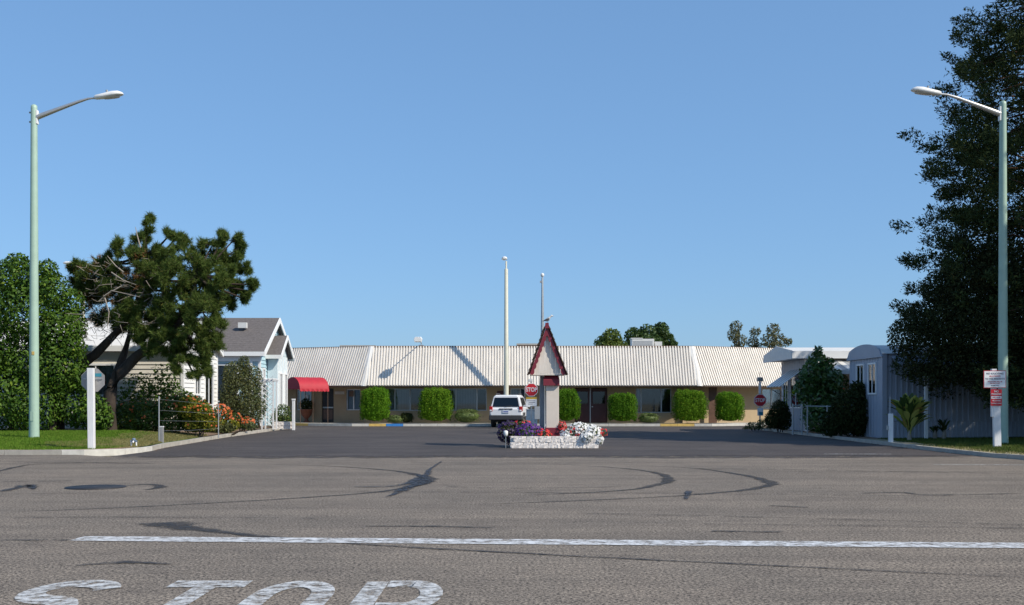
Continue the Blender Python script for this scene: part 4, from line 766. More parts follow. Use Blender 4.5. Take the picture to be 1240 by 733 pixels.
def gable_home(name, label, XF, Y0, Y1, XB, ze, zr, zbase, mside, mend, mroof, oh=.35, front_ops=(), end_ops=(), rise_ov=.3):
    """house whose ridge runs along X with one gable facing +X"""
    t = thing(name, label, 'house', (XF, Y0, zbase)); ze -= zbase; zr -= zbase; yd = Y1 - Y0; ym = yd / 2; xb = XB - XF
    b = MB(); b.box(xb, -.05, .05, yd - .05, 0, ze - .02); b.prism([(.05, ze - .03), (yd - .05, ze - .03), (ym, zr - .05)], xb, -.05, 'x'); b.build('wall', mside, t)
    boards(t, (xb, 0), (0, 0), .05, lambda q: ze - .02, mside, ops=front_ops)
    boards(t, (0, 0), (0, yd), .05, lambda q: ze - .02 + (zr - ze) * (1 - abs(2 * q - 1)), mend, ops=end_ops)
    sl = (zr - ze) / ym; th = .12; rf = MB()
    for s in (0, 1):
        yo = -oh if s == 0 else yd + oh; zo = ze - sl * oh; rf.prism([(yo, zo + .02), (ym, zr + .02), (ym, zr + .02 + th), (yo, zo + .02 + th)], xb - .3, oh, 'x')
    rf = rf.build('roof', mroof, t)
    for s in (0, 1):
        yo = -oh - .02 if s == 0 else yd + oh + .02; zo = ze - sl * (oh + .02); b = MB(); b.prism([(yo, zo - .10), (ym, zr - .10), (ym, zr + .17), (yo, zo + .17)], oh + .003, oh + .05, 'x'); b.build('rake_board', 'trim_white', t)
    MB().box(xb - .3, oh, -oh - .05, -oh - .01, ze - sl * oh - .08, ze - sl * oh + .13).build('fascia', 'trim_white', t); MB().box(xb - .3, oh, yd + oh + .01, yd + oh + .05, ze - sl * oh - .08, ze - sl * oh + .13).build('fascia', 'trim_white', t)
    for x, y in ((.0, -.0), (0, yd)): MB().box(x - .06, x + .06, y - .06, y + .06, 0, ze - .03).build('corner_board', 'trim_white', t)
    return t, ze, zr
def home_window(t, plane, a0, a1, z0, z1, pos, ndiv=1):
    """window in a wall plane: 'x' (facing +X, a along y) or 'y' (facing -Y, a along x)"""
    M = (lambda u, d, z: (pos + .05 - d, u, z)) if plane == 'x' else (lambda u, d, z: (u, pos - .05 + d, z))
    f = MB(); k = .08
    f.box(a0, a1, -.03, .06, z0, z0 + k, M).box(a0, a1, -.03, .06, z1 - k, z1, M).box(a0, a0 + k, -.03, .06, z0 + k, z1 - k, M).box(a1 - k, a1, -.03, .06, z0 + k, z1 - k, M)
    cuts = [a0 + k] + [a0 + (a1 - a0) * (i + 1) / (ndiv + 1) for i in range(ndiv)] + [a1 - k]
    for c in cuts[1:-1]: f.box(c - .02, c + .02, -.01, .05, z0 + k, z1 - k, M)
    w_ = f.build('window', 'trim_white', t)
    for a, c in zip(cuts, cuts[1:]): MB().box(a, c, .015, .02, z0 + k, z1 - k, M).build('pane', 'glass', w_)
    MB().box(a0 + k, a1 - k, .045, .05, z0 + k, z1 - k, M).build('curtain', 'blind' if ndiv else 'interior', w_); return w_
XF = -12.95; Y0, Y1 = 42.2, 47.0
h1, e1, r1 = gable_home('mobile_home', 'cream and white lap sided home with white roof behind the leaning pine', XF, Y0, Y1, -27, 3.55, 4.6, .3, 'siding_cream', 'siding_white', 'roof_white', .22, end_ops=[(.30, .47, 1.35, 2.55), (.59, .87, .9, 2.75)], front_ops=[(1 - 4.2 / 14.05, 1 - 2.6 / 14.05, 1.3, 2.6), (1 - 8.5 / 14.05, 1 - 7 / 14.05, 1.3, 2.6)])
def ypx(px, X): return X * FPX / (px - 620)
yd1 = Y1 - Y0; home_window(h1, 'x', .30 * yd1, .47 * yd1, 1.35, 2.55, 0); home_window(h1, 'x', .59 * yd1, .87 * yd1, .9, 2.75, 0)
home_window(h1, 'y', -4.2, -2.6, 1.3, 2.6, 0); home_window(h1, 'y', -8.5, -7, 1.3, 2.6, 0)
# second home, grey shingle roof, porch and bay
XF2 = -12.32; Y20, Y21 = 52.4, 58.6
h2, e2, r2 = gable_home('blue_house', 'pale blue house with grey shingle gable roof and white trim', XF2, Y20, Y21, -24, 3.85, 5.55, .15, 'siding_blue', 'siding_blue', 'shingle', .3, end_ops=[(.35 / 6.2, .95 / 6.2, 1.6, 2.9)], front_ops=[(1 - 3.9 / 11.68, 1 - 1.0 / 11.68, 1.2, 3.08)])
MB().box(xat(288, 54) - XF2, xat(298, 54) - XF2, 1.62, 1.9, zat(395.5, 54) - .22, zat(393, 54) - .05).build('roof_vent', 'hvac', h2)
# shingle courses laid on the front slope
sl = (r2 - e2) / ((Y21 - Y20) / 2)
for i in range(18):
    ya = -.3 + i * .19; za = e2 + sl * ya + .148
    b = MB(); b.add([(-12.2, ya - .008, za + .004), (.30, ya - .008, za + .004), (.30, ya + .2, za + sl * .2 + .002), (-12.2, ya + .2, za + sl * .2 + .002), (-12.2, ya - .008, za - .012), (.30, ya - .008, za - .012)], [(0, 1, 2, 3), (4, 5, 1, 0)]); b.build('shingle_course', 'shingle', h2, recalc=False)
# bay with its own small gable
bx, by0, by1, bza, bzr = .55, 1.35, 3.95, 3.62, 4.52
b = MB(); b.box(.06, bx, by0 + .1, by1 - .1, 0, bza - .05); b.prism([(by0 + .1, bza - .06), (by1 - .1, bza - .06), ((by0 + by1) / 2, bzr - .05)], .06, bx, 'x'); bay = b.build('bay', 'bay_blue', h2)
ym = (by0 + by1) / 2; s2 = (bzr - bza) / (ym - by0)
b = MB()
for s in (0, 1):
    yo = by0 - .2 if s == 0 else by1 + .2; zo = bza - s2 * .2; b.prism([(yo, zo), (ym, bzr), (ym, bzr + .1), (yo, zo + .1)], -.6, bx + .25, 'x')
b.build('bay_roof', 'shingle', h2)
for s in (0, 1):
    yo = by0 - .22 if s == 0 else by1 + .22; zo = bza - s2 * .22; MB().prism([(yo, zo - .1), (ym, bzr - .1), (ym, bzr + .12), (yo, zo + .12)], bx + .253, bx + .3, 'x').build('bay_rake_board', 'trim_white', h2)
MB().box(-.2, bx + .25, by0 - .25, by0 - .21, bza - s2 * .2 - .1, bza - s2 * .2 + .09).build('bay_fascia', 'trim_white', h2)
for y in (by0 + .35, by0 + 1.5): home_window(h2, 'x', y, y + .7, .9, 2.7, bx, 1)
for k in range(6): MB().box(bx + .002, bx + .03, by0 + .2 + k * .42, by0 + .26 + k * .42, .05, bza - .1).build('bay_batten', 'trim_white', h2)
# recessed porch at the front: beam, corner post, dark opening with a screen
MB().box(-6, .02, -.12, -.06, e2 - .5, e2 - .12).build('porch_beam', 'trim_white', h2)
for x in (-.35, -4.2): MB().box(x - .14, x + .02, -.15, -.05, 0, e2 - .5).build('porch_post', 'trim_white', h2)
home_window(h2, 'y', -3.9, -1.0, 1.2, e2 - .62, -.02, 1); home_window(h2, 'x', .35, .95, 1.6, 2.9, 0, 1)

# ------------------------------------------------------------------ homes on the right
def ribwall(par, M, u0, u1, zf0, zf1, m, pitch=.2, h=.025, name='ribbed_siding'):
    us = []; u = u0
    while u < u1 - pitch: us += [(u, 0), (u + pitch * .62, 0), (u + pitch * .7, h), (u + pitch * .92, h)]; u += pitch
    us.append((u1, 0)); b = MB(); vs = []
    for u, d in us: vs += [M(u, -d, zf0(u)), M(u, -d, zf1(u))]
    b.add(vs, [(2 * i, 2 * i + 2, 2 * i + 3, 2 * i + 1) for i in range(len(us) - 1)]); return b.build(name, m, par, recalc=False)
XR = 13.3; YA, YB = 38.5, 42.3
g2 = thing('mobile_home', 'blue grey ribbed trailer with an arched roof end beside the driveway', 'trailer', (XR, YA, .09)); wd = YB - YA; hz = zat(431, 40.4) - .09; top = zat(418.5, 40.4) - .09
prof = [(-.12, hz)] + [(-.12 + (wd + .24) * i / 12, hz + (top - hz) * math.sin(math.pi * i / 12) ** .6 + .0) for i in range(1, 12)] + [(wd + .12, hz)]
MB().box(.04, 11, .04, wd - .04, 0, hz - .02).build('body', 'siding_grey', g2); MB().prism(prof, -.04, 11.2, 'x').build('arched_roof', 'hvac', g2); MB().prism([(y, z + (.03 if z > hz + .01 else -.12)) for y, z in prof], -.09, -.045, 'x').build('roof_end_trim', 'siding_grey', g2)
ribwall(g2, lambda u, d, z: (u, d, z), .12, 11, lambda u: .62, lambda u: hz - .02, 'siding_grey', .2, .03); ribwall(g2, lambda u, d, z: (u, d - .05, z), .12, 11, lambda u: .0, lambda u: .60, 'siding_grey', .15, .02, 'skirting')
ribwall(g2, lambda u, d, z: (d, wd - u, z), .0, wd, lambda u: .0, lambda u: hz - .02, 'siding_grey', .3, .015); MB().box(-.05, .12, -.09, .08, 0, hz).build('corner_post', 'siding_grey', g2)
def wx(t, plane_x, y0, y1, z0, z1, nd=1):
    M = lambda u, d, z: (plane_x + d, u, z); f = MB(); k = .06
    f.box(y0, y1, -.05, .03, z0, z0 + k, M).box(y0, y1, -.05, .03, z1 - k, z1, M).box(y0, y0 + k, -.05, .03, z0 + k, z1 - k, M).box(y1 - k, y1, -.05, .03, z0 + k, z1 - k, M)
    f.box((y0 + y1) / 2 - .02, (y0 + y1) / 2 + .02, -.04, .02, z0 + k, z1 - k, M); w_ = f.build('window', 'trim_white', t)
    for a, c in ((y0 + k, (y0 + y1) / 2 - .02), ((y0 + y1) / 2 + .02, y1 - k)): MB().box(a, c, -.022, -.018, z0 + k, z1 - k, M).build('pane', 'glass', w_)
    MB().box(y0 + k, y1 - k, -.012, -.006, z0 + k, z1 - k, M).build('curtain', 'interior', w_)
for pa, pb in ((1047, 1038), (1062, 1052)): wx(g2, 0, XR * FPX / (pb + 0 - 620) - YA - .0 if False else XR * FPX / (pa - 620) - YA, XR * FPX / (pb - 620) - YA, zat(478, 40) - .09, zat(440, 40) - .09)
# carport lean-to edge over the long side
MB().prism([(-.6, hz - .42), (.0, hz - .1), (.0, hz - .04), (-.6, hz - .36)], .3, 11, 'x').build('side_awning', 'siding_grey', g2)
XR1 = 12.95; YC, YD = 47.2, 51.6
g1 = thing('mobile_home', 'white roofed trailer with a striped metal window awning near the stop sign', 'trailer', (XR1, YC, .09)); wd = YD - YC; hz = zat(436, 49) - .09; top = zat(420.5, 49) - .09
MB().box(.04, 12, .04, wd - .04, 0, hz - .02).build('body', 'siding_tan', g1)
MB().prism([(-.5, hz), (wd + .3, hz), (wd + .3, hz + .25), (wd / 2, top), (-.5, hz + .28)], -.75, 12.3, 'x').build('roof', 'roof_white', g1); MB().box(-.78, 12.3, -.55, -.505, hz - .02, hz + .3).build('fascia', 'trim_white', g1)
MB().prism([(-.5, hz - .04), (wd + .3, hz - .04), (wd + .3, hz + .3), (wd / 2, top + .06), (-.5, hz + .33)], -.80, -.755, 'x').build('gable_end', 'hvac', g1)
boards(g1, (0, 0), (12, 0), .05, lambda q: hz - .03, 'siding_tan', .22); ribwall(g1, lambda u, d, z: (d, wd - u, z), .0, wd, lambda u: .0, lambda u: hz - .02, 'siding_grey', .3, .015); MB().box(-.06, .1, -.08, .08, 0, hz).build('corner_post', 'trim_white', g1)
wx(g1, 0, .8, 2.6, 1.0, 2.5); wx(g1, 0, 3.0, 4.0, 1.0, 2.5)
for k in range(9):     # slats of the sloping window awning
    y0 = .55 + k * .27; MB().prism([(-.0, 2.75), (-.02, 2.72), (-1.05, 1.95), (-1.07, 1.99)], y0, y0 + .25, 'y').build('awning_slat', ('trim_white', 'sign_back')[k % 2], g1)
for y in (.6, 2.9): MB().tube([(-.02, y, 1.35), (-1.0, y, 1.99)], .018, 6).build('awning_brace', 'alu', g1)
for k in range(22):    # striped patio cover on the camera side
    MB().prism([(-.08, hz - .12), (-.08, hz - .06), (-2.3, hz - .62), (-2.3, hz - .68)], .25 + k * .24, .25 + k * .24 + (.2 if k % 2 else .235), 'x').build('cover_slat', ('roof_white', 'grey_paint')[k % 2], g1)
MB().box(.2, 5.6, -2.36, -2.302, hz - .74, hz - .56).build('cover_fascia', 'trim_white', g1)
for x in (.3, 2.9, 5.4): MB().box(x - .04, x + .04, -2.34, -2.26, 0, hz - .74).build('cover_post', 'trim_white', g1)

# ------------------------------------------------------------------ trees
def pine():
    Y = 38.8; bx = xat(130, Y); t = thing('pine_tree', 'leaning pine tree with a dark crooked trunk in front of the white home', 'tree', (bx, Y, .3))
    def P(px, py, dy=0): return Vector((xat(px, Y + dy) - bx, dy, zat(py, Y + dy) - .3))
    wd = MB(); wd.tube([P(132, 530), P(131, 500), P(134, 475), P(146, 452), P(165, 432), P(188, 416), P(206, 405), P(222, 385, -.4), P(236, 350, -.6), P(240, 320, -.6)], [.31, .26, .23, .21, .18, .16, .14, .11, .08, .04], 10)
    wd.tube([P(70, 470, .6), P(92, 446, .5), P(115, 430, .4), P(140, 404, .5), P(165, 378, .6), P(185, 350, .6)], [.22, .2, .17, .13, .08, .03], 9); wd.tube([P(68, 535, .6), P(70, 470, .6)], [.3, .26], 9); wd.tube([P(134, 470), P(150, 430, .4), P(160, 395, .7), P(170, 350, .8), P(176, 300, .6), P(177, 262, .5)], [.15, .13, .11, .09, .07, .03], 9)
    wd.build('trunk', 'bark', t)
    CL = [(177, 268, 9, .3), (176, 290, 13, .3), (150, 306, 16, 0), (135, 330, 20, .6), (112, 345, 20, .9), (165, 322, 24, -.2), (195, 318, 20, .2), (213, 288, 11, .2), (225, 300, 14, 0), (205, 340, 26, -.7), (232, 330, 24, -.5), (258, 296, 13, .1), (262, 318, 18, 0), (282, 292, 11, 0), (284, 310, 15, .2), (293, 326, 10, .1), (255, 345, 24, -.7), (282, 345, 16, .4), (300, 352, 11, 0), (296, 362, 9, 0), (270, 368, 18, .5), (245, 378, 26, -1.0), (220, 372, 24, -.9), (190, 365, 22, .2), (170, 355, 22, .7), (238, 400, 22, -.9), (262, 395, 14, -.2), (225, 415, 18, -.6), (245, 425, 15, -.7), (242, 440, 11, -.6), (215, 398, 18, 1.0), (155, 345, 18, 1.2), (98, 340, 15, 1.0), (92, 325, 12, .8), (250, 315, 14, .9), (190, 335, 18, .9), (120, 318, 10, .4), (150, 372, 16, .6), (135, 365, 16, .9), (180, 388, 16, .6), (200, 375, 18, -.2), (268, 340, 16, -.2), (240, 355, 22, .6), (228, 348, 20, 1.0), (275, 330, 14, -.4), (210, 320, 18, -.3), (180, 305, 14, 0), (205, 430, 12, -.5), (228, 440, 12, -.8), (255, 410, 12, -.5), (190, 410, 12, .6), (165, 395, 16, -.5), (150, 400, 14, .9), (185, 425, 13, -.6), (205, 412, 16, -.8), (170, 415, 10, -.4), (125, 385, 14, 1.2), (115, 368, 16, 1.2), (215, 445, 9, -.7), (250, 450, 8, -.6), (235, 455, 9, -.7), (262, 420, 9, -.4), (306, 345, 6, 0), (270, 285, 7, .1), (207, 283, 7, .2), (290, 300, 8, .1), (118, 338, 18, .2), (140, 352, 18, -.2), (104, 352, 16, .6), (160, 378, 16, -.4), (130, 320, 14, .2), (176, 340, 18, -.5), (148, 388, 14, -.4), (196, 392, 16, -.6), (180, 402, 13, -.6)]
    br = MB(); Ps = []; Ds = []; dead = []; deadD = []; j = P(170, 360, .5); hubs = [P(222, 385, -.4), P(206, 405), P(170, 350, .6), P(240, 335, -.5), P(176, 310, .5)]
    for (cx, cy, r_, dy) in CL:
        c = P(cx, cy, dy); rm = r_ * Y / FPX * 1.02; hb = min(hubs, key=lambda q: (q - c).length); mid = (hb + c) / 2 + Vector((random.uniform(-.2, .2), random.uniform(-.2, .2), -.12)); br.tube([hb, mid, c], [.06, .045, .02], 6)
        subs = []
        for _ in range(max(3, int(7 * rm / .5))):
            o_ = Vector(rng.normal(size=3)).normalized(); o_.z = o_.z * .75 + .15; subs.append((c + o_ * rm * random.uniform(.35, .95), rm * random.uniform(.28, .5), o_))
        for sc, sr, so in subs: br.tube([c, c.lerp(sc, .5) - Vector((0, 0, .04)), sc], [.022, .015, .008], 4, False)
        for sc, sr, so in subs * 12:
            dv = (Vector(rng.normal(size=3)).normalized() + so * .6 + Vector((0, 0, .25))).normalized(); c0 = c; c = sc; rm_ = rm; e = sc + dv * sr * random.uniform(.4, 1.25)
            br.tube([c.lerp(e, .1), e], [.014, .007], 4, False); Ps.append(e); Ds.append((dv + Vector((0, 0, .45))).normalized())
            Ps.append(c.lerp(e, .5) + Vector(rng.normal(size=3)) * .05); Ds.append((dv + Vector(rng.normal(size=3)) * .5).normalized()); c = c0
        if cx < 200 and 315 < cy < 370:
            for _ in range(10): dv = Vector(rng.normal(size=3)).normalized(); dead.append(c + dv * rm * .8); deadD.append(dv)
    br.build('limbs', 'bark', t); tg = MB()
    for _ in range(420):
        c = P(random.uniform(98, 200), random.uniform(318, 412), random.uniform(-.9, .9)); v = Vector(rng.normal(size=3)).normalized(); v.z = v.z * .7 - .1; l = random.uniform(.2, .7); k = Vector(rng.normal(size=3)) * .08
        tg.tube([c, c + v * l * .5 + k, c + v * l], [.011, .008, .004], 3, False)
    tg.build('twigs', 'dead_wood', t, recalc=False, kind='stuff')
    def tufts(name, Ps, Ds, m, k=26, L=.21, w_=.017):
        P_ = np.array([tuple(p) for p in Ps]); D_ = np.array([tuple(d) for d in Ds]); n = len(P_); Pn = np.repeat(P_, k, 0); Dn = np.repeat(D_, k, 0)
        along = rng.uniform(-.16, .04, (n * k, 1)); d = unit(Dn * .75 + rng.normal(size=(n * k, 3)) * .55); base = Pn + Dn * along; l = L * rng.uniform(.7, 1.2, (n * k, 1)); s = unit(np.cross(d, rng.normal(size=(n * k, 3)))) * w_ * .5
        V = np.empty((n * k, 3, 3)); V[:, 0] = base - s; V[:, 1] = base + s; V[:, 2] = base + d * l; return quads(name, V.reshape(-1, 3), n * k, m, t, 3)
    tufts('crown', Ps, Ds, 'needle_pine', 30, .19, .018); tufts('dead_needles', dead, deadD, 'needle_dead', 24, .2, .02)
    for (a, b_, c) in (((150, 345), (128, 357), (125, 360)), ((126, 358), (132, 378), (130, 398)), ((135, 330), (150, 340), (165, 345)), ((170, 300), (166, 285), (164, 275)), ((120, 365), (135, 352), (170, 360)), ((150, 330), (140, 322), (130, 310))):
        MB().tube([P(*a, -.8 if a[0] > 100 else .6), P(*b_, -.9 if a[0] > 100 else .6), P(*c, -.9 if a[0] > 100 else .6)], [.028, .022, .01], 5).build('dead_branch', 'dead_wood', t)
pine()
def laurel():
    Y = 37.6; bx = xat(30, Y); t = thing('laurel_bush', 'tall dense glossy laurel bush behind the left street lamp', 'tree', (bx, Y + .8, .3)); sp = []
    for cx, cy, r_ in ((-30, 360, 45), (5, 335, 30), (10, 318, 16), (35, 340, 24), (55, 350, 24), (50, 325, 14), (72, 365, 20), (78, 395, 20), (85, 420, 15), (25, 375, 40), (60, 400, 34), (20, 430, 45), (60, 445, 36), (30, 490, 40), (75, 490, 30), (100, 500, 24), (-10, 480, 45), (-30, 420, 45), (-60, 470, 50), (-60, 400, 45), (112, 505, 17), (85, 460, 20)):
        r = r_ * Y / FPX; dy = random.uniform(-.5, .5); sp.append((xat(cx, Y) - bx, dy, max(zat(cy, Y) - .3, r * .75), r, r * .95, r))
    P, N = clumps(sp, 46000, .6); k = P[:, 2] > .02; leaves('crown', P[k], .135, 'leaf_laurel', t, .5, N[k] + np.array([0, 0, .35]), .55)
    b = MB()
    for x, s in ((-.7, -.6), (0, .2), (.6, .5), (-1.5, -1.0)): b.tube([(x, 0, -.1), (x + s * .3, .1, 1.4), (x + s, 0, 3.4)], [.13, .1, .03], 7)
    b.build('trunk', 'bark', t)
laurel()
def redwood(label, X, Y, Ht, rad, n_leaf, z0=1.7, seed=1, size=.17, npuff=700):
    r_ = np.random.default_rng(seed); t = thing('redwood_tree', label, 'tree', (X, Y, .05), 0, 'tall dark conifers on the right'); tr = MB(); tr.tube([(0, 0, -.1), (0, 0, 1), (.1, 0, Ht * .4), (0, .05, Ht * .8), (0, 0, Ht)], [.62, .5, .36, .14, .02], 12); tr.build('trunk', 'bark_red', t)
    br = MB(); Ps = []; As = []; z = z0; spr = []
    while z < Ht - .2:
        k = 4 if z > Ht * .8 else 6
        for i in range(k):
            a = r_.uniform(0, 2 * math.pi); f = rad(z) * r_.uniform(.55, .92); dr = r_.uniform(-.28, .26); p0 = Vector((0, 0, z)); e = Vector((math.cos(a) * f, math.sin(a) * f, z + f * dr)); mid = p0.lerp(e, .5) + Vector((0, 0, f * .07)); br.tube([p0, mid, e], [.05 + .01 * f, .03, .008], 5, False)
        z += r_.uniform(.16, .34)
    br.build('limbs', 'bark_red', t)
    zs = np.linspace(z0, Ht - .1, 400); wz_ = np.array([float(rad(q)) for q in zs]) + .3; cdf = np.cumsum(wz_) / wz_.sum()
    for _ in range(npuff):
        zc = float(np.interp(r_.random(), cdf, zs)); a = r_.uniform(0, 2 * math.pi); R0 = float(rad(zc)); lob = 1.02 + .05 * math.sin(3 * a + 1.3 * zc + seed) + .07 * math.sin(5 * a - 2.3 * zc) + .06 * math.sin(2 * a + 3.7 * zc + seed); q = r_.uniform(.12, 1) ** .5
        rr = R0 * lob * q * .93; pr = r_.uniform(.3, .62) * (1.15 - .35 * q) * min(1, .5 + R0 / 5); zz = zc - .10 * rr + r_.uniform(-.2, .2); c = Vector((math.cos(a) * rr, math.sin(a) * rr, max(zz, 1.2))); d = Vector((math.cos(a), math.sin(a), r_.uniform(-.2, .9))).normalized(); spr.append((c, d, pr))
        if q > .8:
            for _k in range(2): spr.append((c + Vector((math.cos(a + r_.uniform(-.6, .6)), math.sin(a + r_.uniform(-.6, .6)), r_.uniform(-.3, .8))) * pr * r_.uniform(.7, 1.15), d, r_.uniform(.13, .24)))
    C0 = np.array([tuple(s[0]) for s in spr]); L0 = np.array([s[2] for s in spr]); cnt = np.maximum(8, (n_leaf * L0 ** 2 / (L0 ** 2).sum())).astype(int); ix = np.repeat(np.arange(len(spr)), cnt); n = len(ix)
    C = C0[ix]; D = np.array([tuple(s[1]) for s in spr])[ix]; L = L0[ix][:, None]; u = unit(r_.normal(size=(n, 3))); P = C + (u * np.array([1, 1, .72]) * L + D * L * .8 * r_.uniform(-.3, 1, (n, 1))) * r_.uniform(.35, 1, (n, 1)) ** .6; D = unit(D * .7 + u)
    keep = ~((P[:, 1] + Y > 38.2) & (P[:, 1] + Y < 42.8) & (P[:, 2] < 3.6) & (P[:, 0] + X > 12.9)) & ~((P[:, 1] + Y < 33.75) & (P[:, 0] + X < 17.5) & (Y > 35)); P, D, n = P[keep], D[keep], int(keep.sum())
    leaves('crown', P, size, 'needle_redwood', t, .34, D, .2, .2, D * 1.0); return t
redwood('tall redwood with dark drooping branches behind the right street lamp', 19.6, 37.4, 19.6, lambda z: np.interp(z, [1.7, 3.6, 5.9, 8.2, 11.1, 13.6, 15.4, 17.5, 19.6], [5.3, 6.2, 5.7, 5.3, 5.0, 4.6, 3.5, 2.2, .3]), 370000, seed=3, size=.13, npuff=1700)
def oak():
    X, Y = 17.0, 36.3; t = thing('evergreen_oak', 'low spreading dark evergreen tree overhanging the blue grey trailer wall', 'tree', (X, Y, .1)); sp = []
    for cx, cy, r_, dy in ((1098, 408, 24, -.3), (1120, 425, 30, -.5), (1150, 400, 36, -.8), (1115, 385, 20, 0), (1150, 440, 28, -.8), (1185, 445, 30, -1), (1190, 400, 40, -1.2), (1225, 440, 34, -1), (1230, 390, 40, -1.2), (1170, 350, 36, -.8), (1140, 350, 24, -.2), (1215, 330, 40, -1), (1185, 295, 30, -.6), (1160, 310, 22, -.2), (1265, 400, 50, -1), (1270, 330, 50, -1), (1128, 455, 16, -.6), (1210, 465, 16, -1), (1255, 460, 30, -1)):
        r = r_ * Y / FPX; sp.append((xat(cx, Y + dy) - X, dy, zat(cy, Y + dy) - .1, r, r, r))
    P, N = clumps(sp, 60000, .45); k = ~((P[:, 1] > 1.4) & (P[:, 2] < 3.5)); leaves('crown', P[k], .10, 'leaf_oak', t, .5, N[k], .3)
    b = MB(); b.tube([(1.6, 0, -.1), (1.5, -.1, 1), (.9, -.3, 2.4), (-.6, -.6, 3.0), (-2.4, -.6, 2.7)], [.3, .26, .2, .12, .04], 9); b.tube([(1.4, -.1, 1.4), (1.9, -.5, 3), (1.6, -.8, 5)], [.2, .14, .04], 8); b.build('trunk', 'bark', t)
oak()
# two more conifers of the same row, beyond the right edge of the picture; their shade falls on the lawn, lamp and trailer
redwood('conifer of the right hand row standing in the verge beyond the street lamp', 26.0, 28.6, 20.5, lambda z: np.interp(z, [1.7, 6, 12, 20.5], [4.8, 4.8, 3.8, .3]), 60000, seed=5, size=.26)
redwood('conifer of the right hand row standing beside the long trailer wall', 30.5, 33.5, 14, lambda z: np.interp(z, [1.7, 5, 9, 14], [4.8, 4.8, 3.6, .3]), 50000, seed=9, size=.26)

def far_tree(name, label, spec, Y, m, n, size, trunk_px, aspect=.6, droop=0):
    bx = xat(trunk_px, Y); t = thing(name, label, 'tree', (bx, Y, -.06), 0, 'trees behind the office'); sp = []
    for cx, cy, r_ in spec: r = r_ * Y / FPX; sp.append((xat(cx, Y) - bx, random.uniform(-r, r) * .6, zat(cy, Y) + .06, r, r, r))
    P, N = clumps(sp, n, .35); leaves('crown', P, size, m, t, aspect, N, .3, -droop); b = MB(); z = max(s[2] for s in sp); b.tube([(0, 0, 0), (0, 0, z * .5), (.1, 0, z * .9)], [.22, .15, .03], 8)
    for s in sp: b.tube([(0, 0, z * .45), (s[0] * .6, s[1] * .6, s[2] * .8), (s[0], s[1], s[2])], [.08, .05, .02], 5)
    b.build('trunk', 'bark', t)
far_tree('leafy_tree', 'rounded yellow green tree top above the office roof', [(740, 411, 13), (728, 416, 9), (738, 430, 20), (752, 422, 10), (738, 450, 20)], 92, 'leaf_far_lime', 7000, .24, 738)
far_tree('leafy_tree', 'dark green bushy tree behind the rooftop air conditioner', [(768, 408, 12), (784, 403, 11), (775, 420, 18), (790, 418, 14), (780, 445, 24)], 98, 'leaf_far', 8000, .24, 780)
far_tree('leafy_tree', 'taller dark green tree with a pointed top beside the air conditioner', [(800, 400, 10), (798, 410, 12), (808, 412, 10), (815, 418, 6), (800, 440, 20)], 102, 'leaf_far', 6500, .24, 800)
far_tree('birch_tree', 'wispy drooping birch standing apart above the right roof wing', [(892, 396, 8), (888, 406, 8), (896, 412, 9), (893, 428, 12), (893, 445, 14)], 90, 'leaf_birch', 1900, .24, 893, .4, 1)
far_tree('birch_tree', 'wispy drooping birch between two others above the right roof wing', [(914, 402, 7), (912, 415, 8), (918, 425, 10), (916, 445, 14)], 92, 'leaf_birch', 1500, .24, 915, .4, 1)
far_tree('birch_tree', 'widest wispy birch above the trailer roof', [(936, 400, 9), (930, 412, 10), (944, 412, 9), (953, 414, 6), (940, 428, 13), (938, 445, 16)], 91, 'leaf_birch', 2500, .24, 937, .4, 1)

# ------------------------------------------------------------------ shrubs and garden things, left
def bush(name, label, spec, Y, m, n, size, z0, cat='shrub', aspect=.5, lo=.45, flowers=None, up=0, ryk=.8, group=None, stems=4, nout=.45):
    cxs = sum(s[0] for s in spec) / len(spec); bx = xat(cxs, Y); t = thing(name, label, cat, (bx, Y, z0), 0, group); sp = []
    for s in spec:
        rx = s[2] * Y / FPX; rz = (s[3] if len(s) > 3 else s[2]) * Y / FPX; sp.append((xat(s[0], Y) - bx, random.uniform(-.3, .3) * rx, zat(s[1], Y) - z0, rx, rx * ryk, rz))
    P, N = clumps(sp, n, lo); k = P[:, 2] > .01; leaves('foliage', P[k], size, m, t, aspect, N[k] + np.array([0, 0, .3]), nout, up)
    b = MB(); zt = max(s[2] for s in sp)
    for i in range(stems):
        s = random.choice(sp); b.tube([(random.uniform(-.1, .1) + s[0] * .3, 0, -.05), (s[0] * .6, s[1] * .5, max(s[2] * .5, .1)), (s[0], s[1], max(s[2], .15))], [.03, .02, .01], 5)
    b.build('stems', 'bark', t, kind='stuff')
    if flowers:
        fm, nf, fs, lim = flowers; P, N = clumps(sp, nf, .9); k = (P[:, 2] > .1) & (N[:, 1] < .4) & (N[:, 2] > lim); leaves('blossoms', P[k] + N[k] * .04, fs, fm, t, .9, N[k] + np.array([.2, -.4, .3]), .7, kind='stuff')
    return t
bush('flowering_hedge', 'green rose hedge with orange red blossoms behind the left lawn', [(150, 508, 20, 22), (178, 506, 22, 22), (208, 502, 24, 24), (236, 504, 22, 24), (225, 490, 16, 16), (122, 512, 16, 20)], 39.6, 'leaf_rose', 14000, .11, .28, 'hedge', flowers=('petal_orange', 190, .10, -.3))
bush('golden_shrub', 'yellow green shrub with scattered orange blossoms before the white home corner', [(228, 494, 15, 13), (245, 500, 13, 14), (250, 512, 12, 12), (234, 512, 14, 12)], 39.0, 'leaf_gold', 3600, .10, .2, flowers=('petal_orange', 110, .10, -.3))
bush('understory_shrub', 'dark leafy shrub growing under the pine against the cream wall', [(165, 470, 20), (195, 462, 22), (185, 488, 24), (210, 478, 16), (150, 490, 18)], 41.2, 'leaf_laurel', 2000, .13, .3, lo=.3)
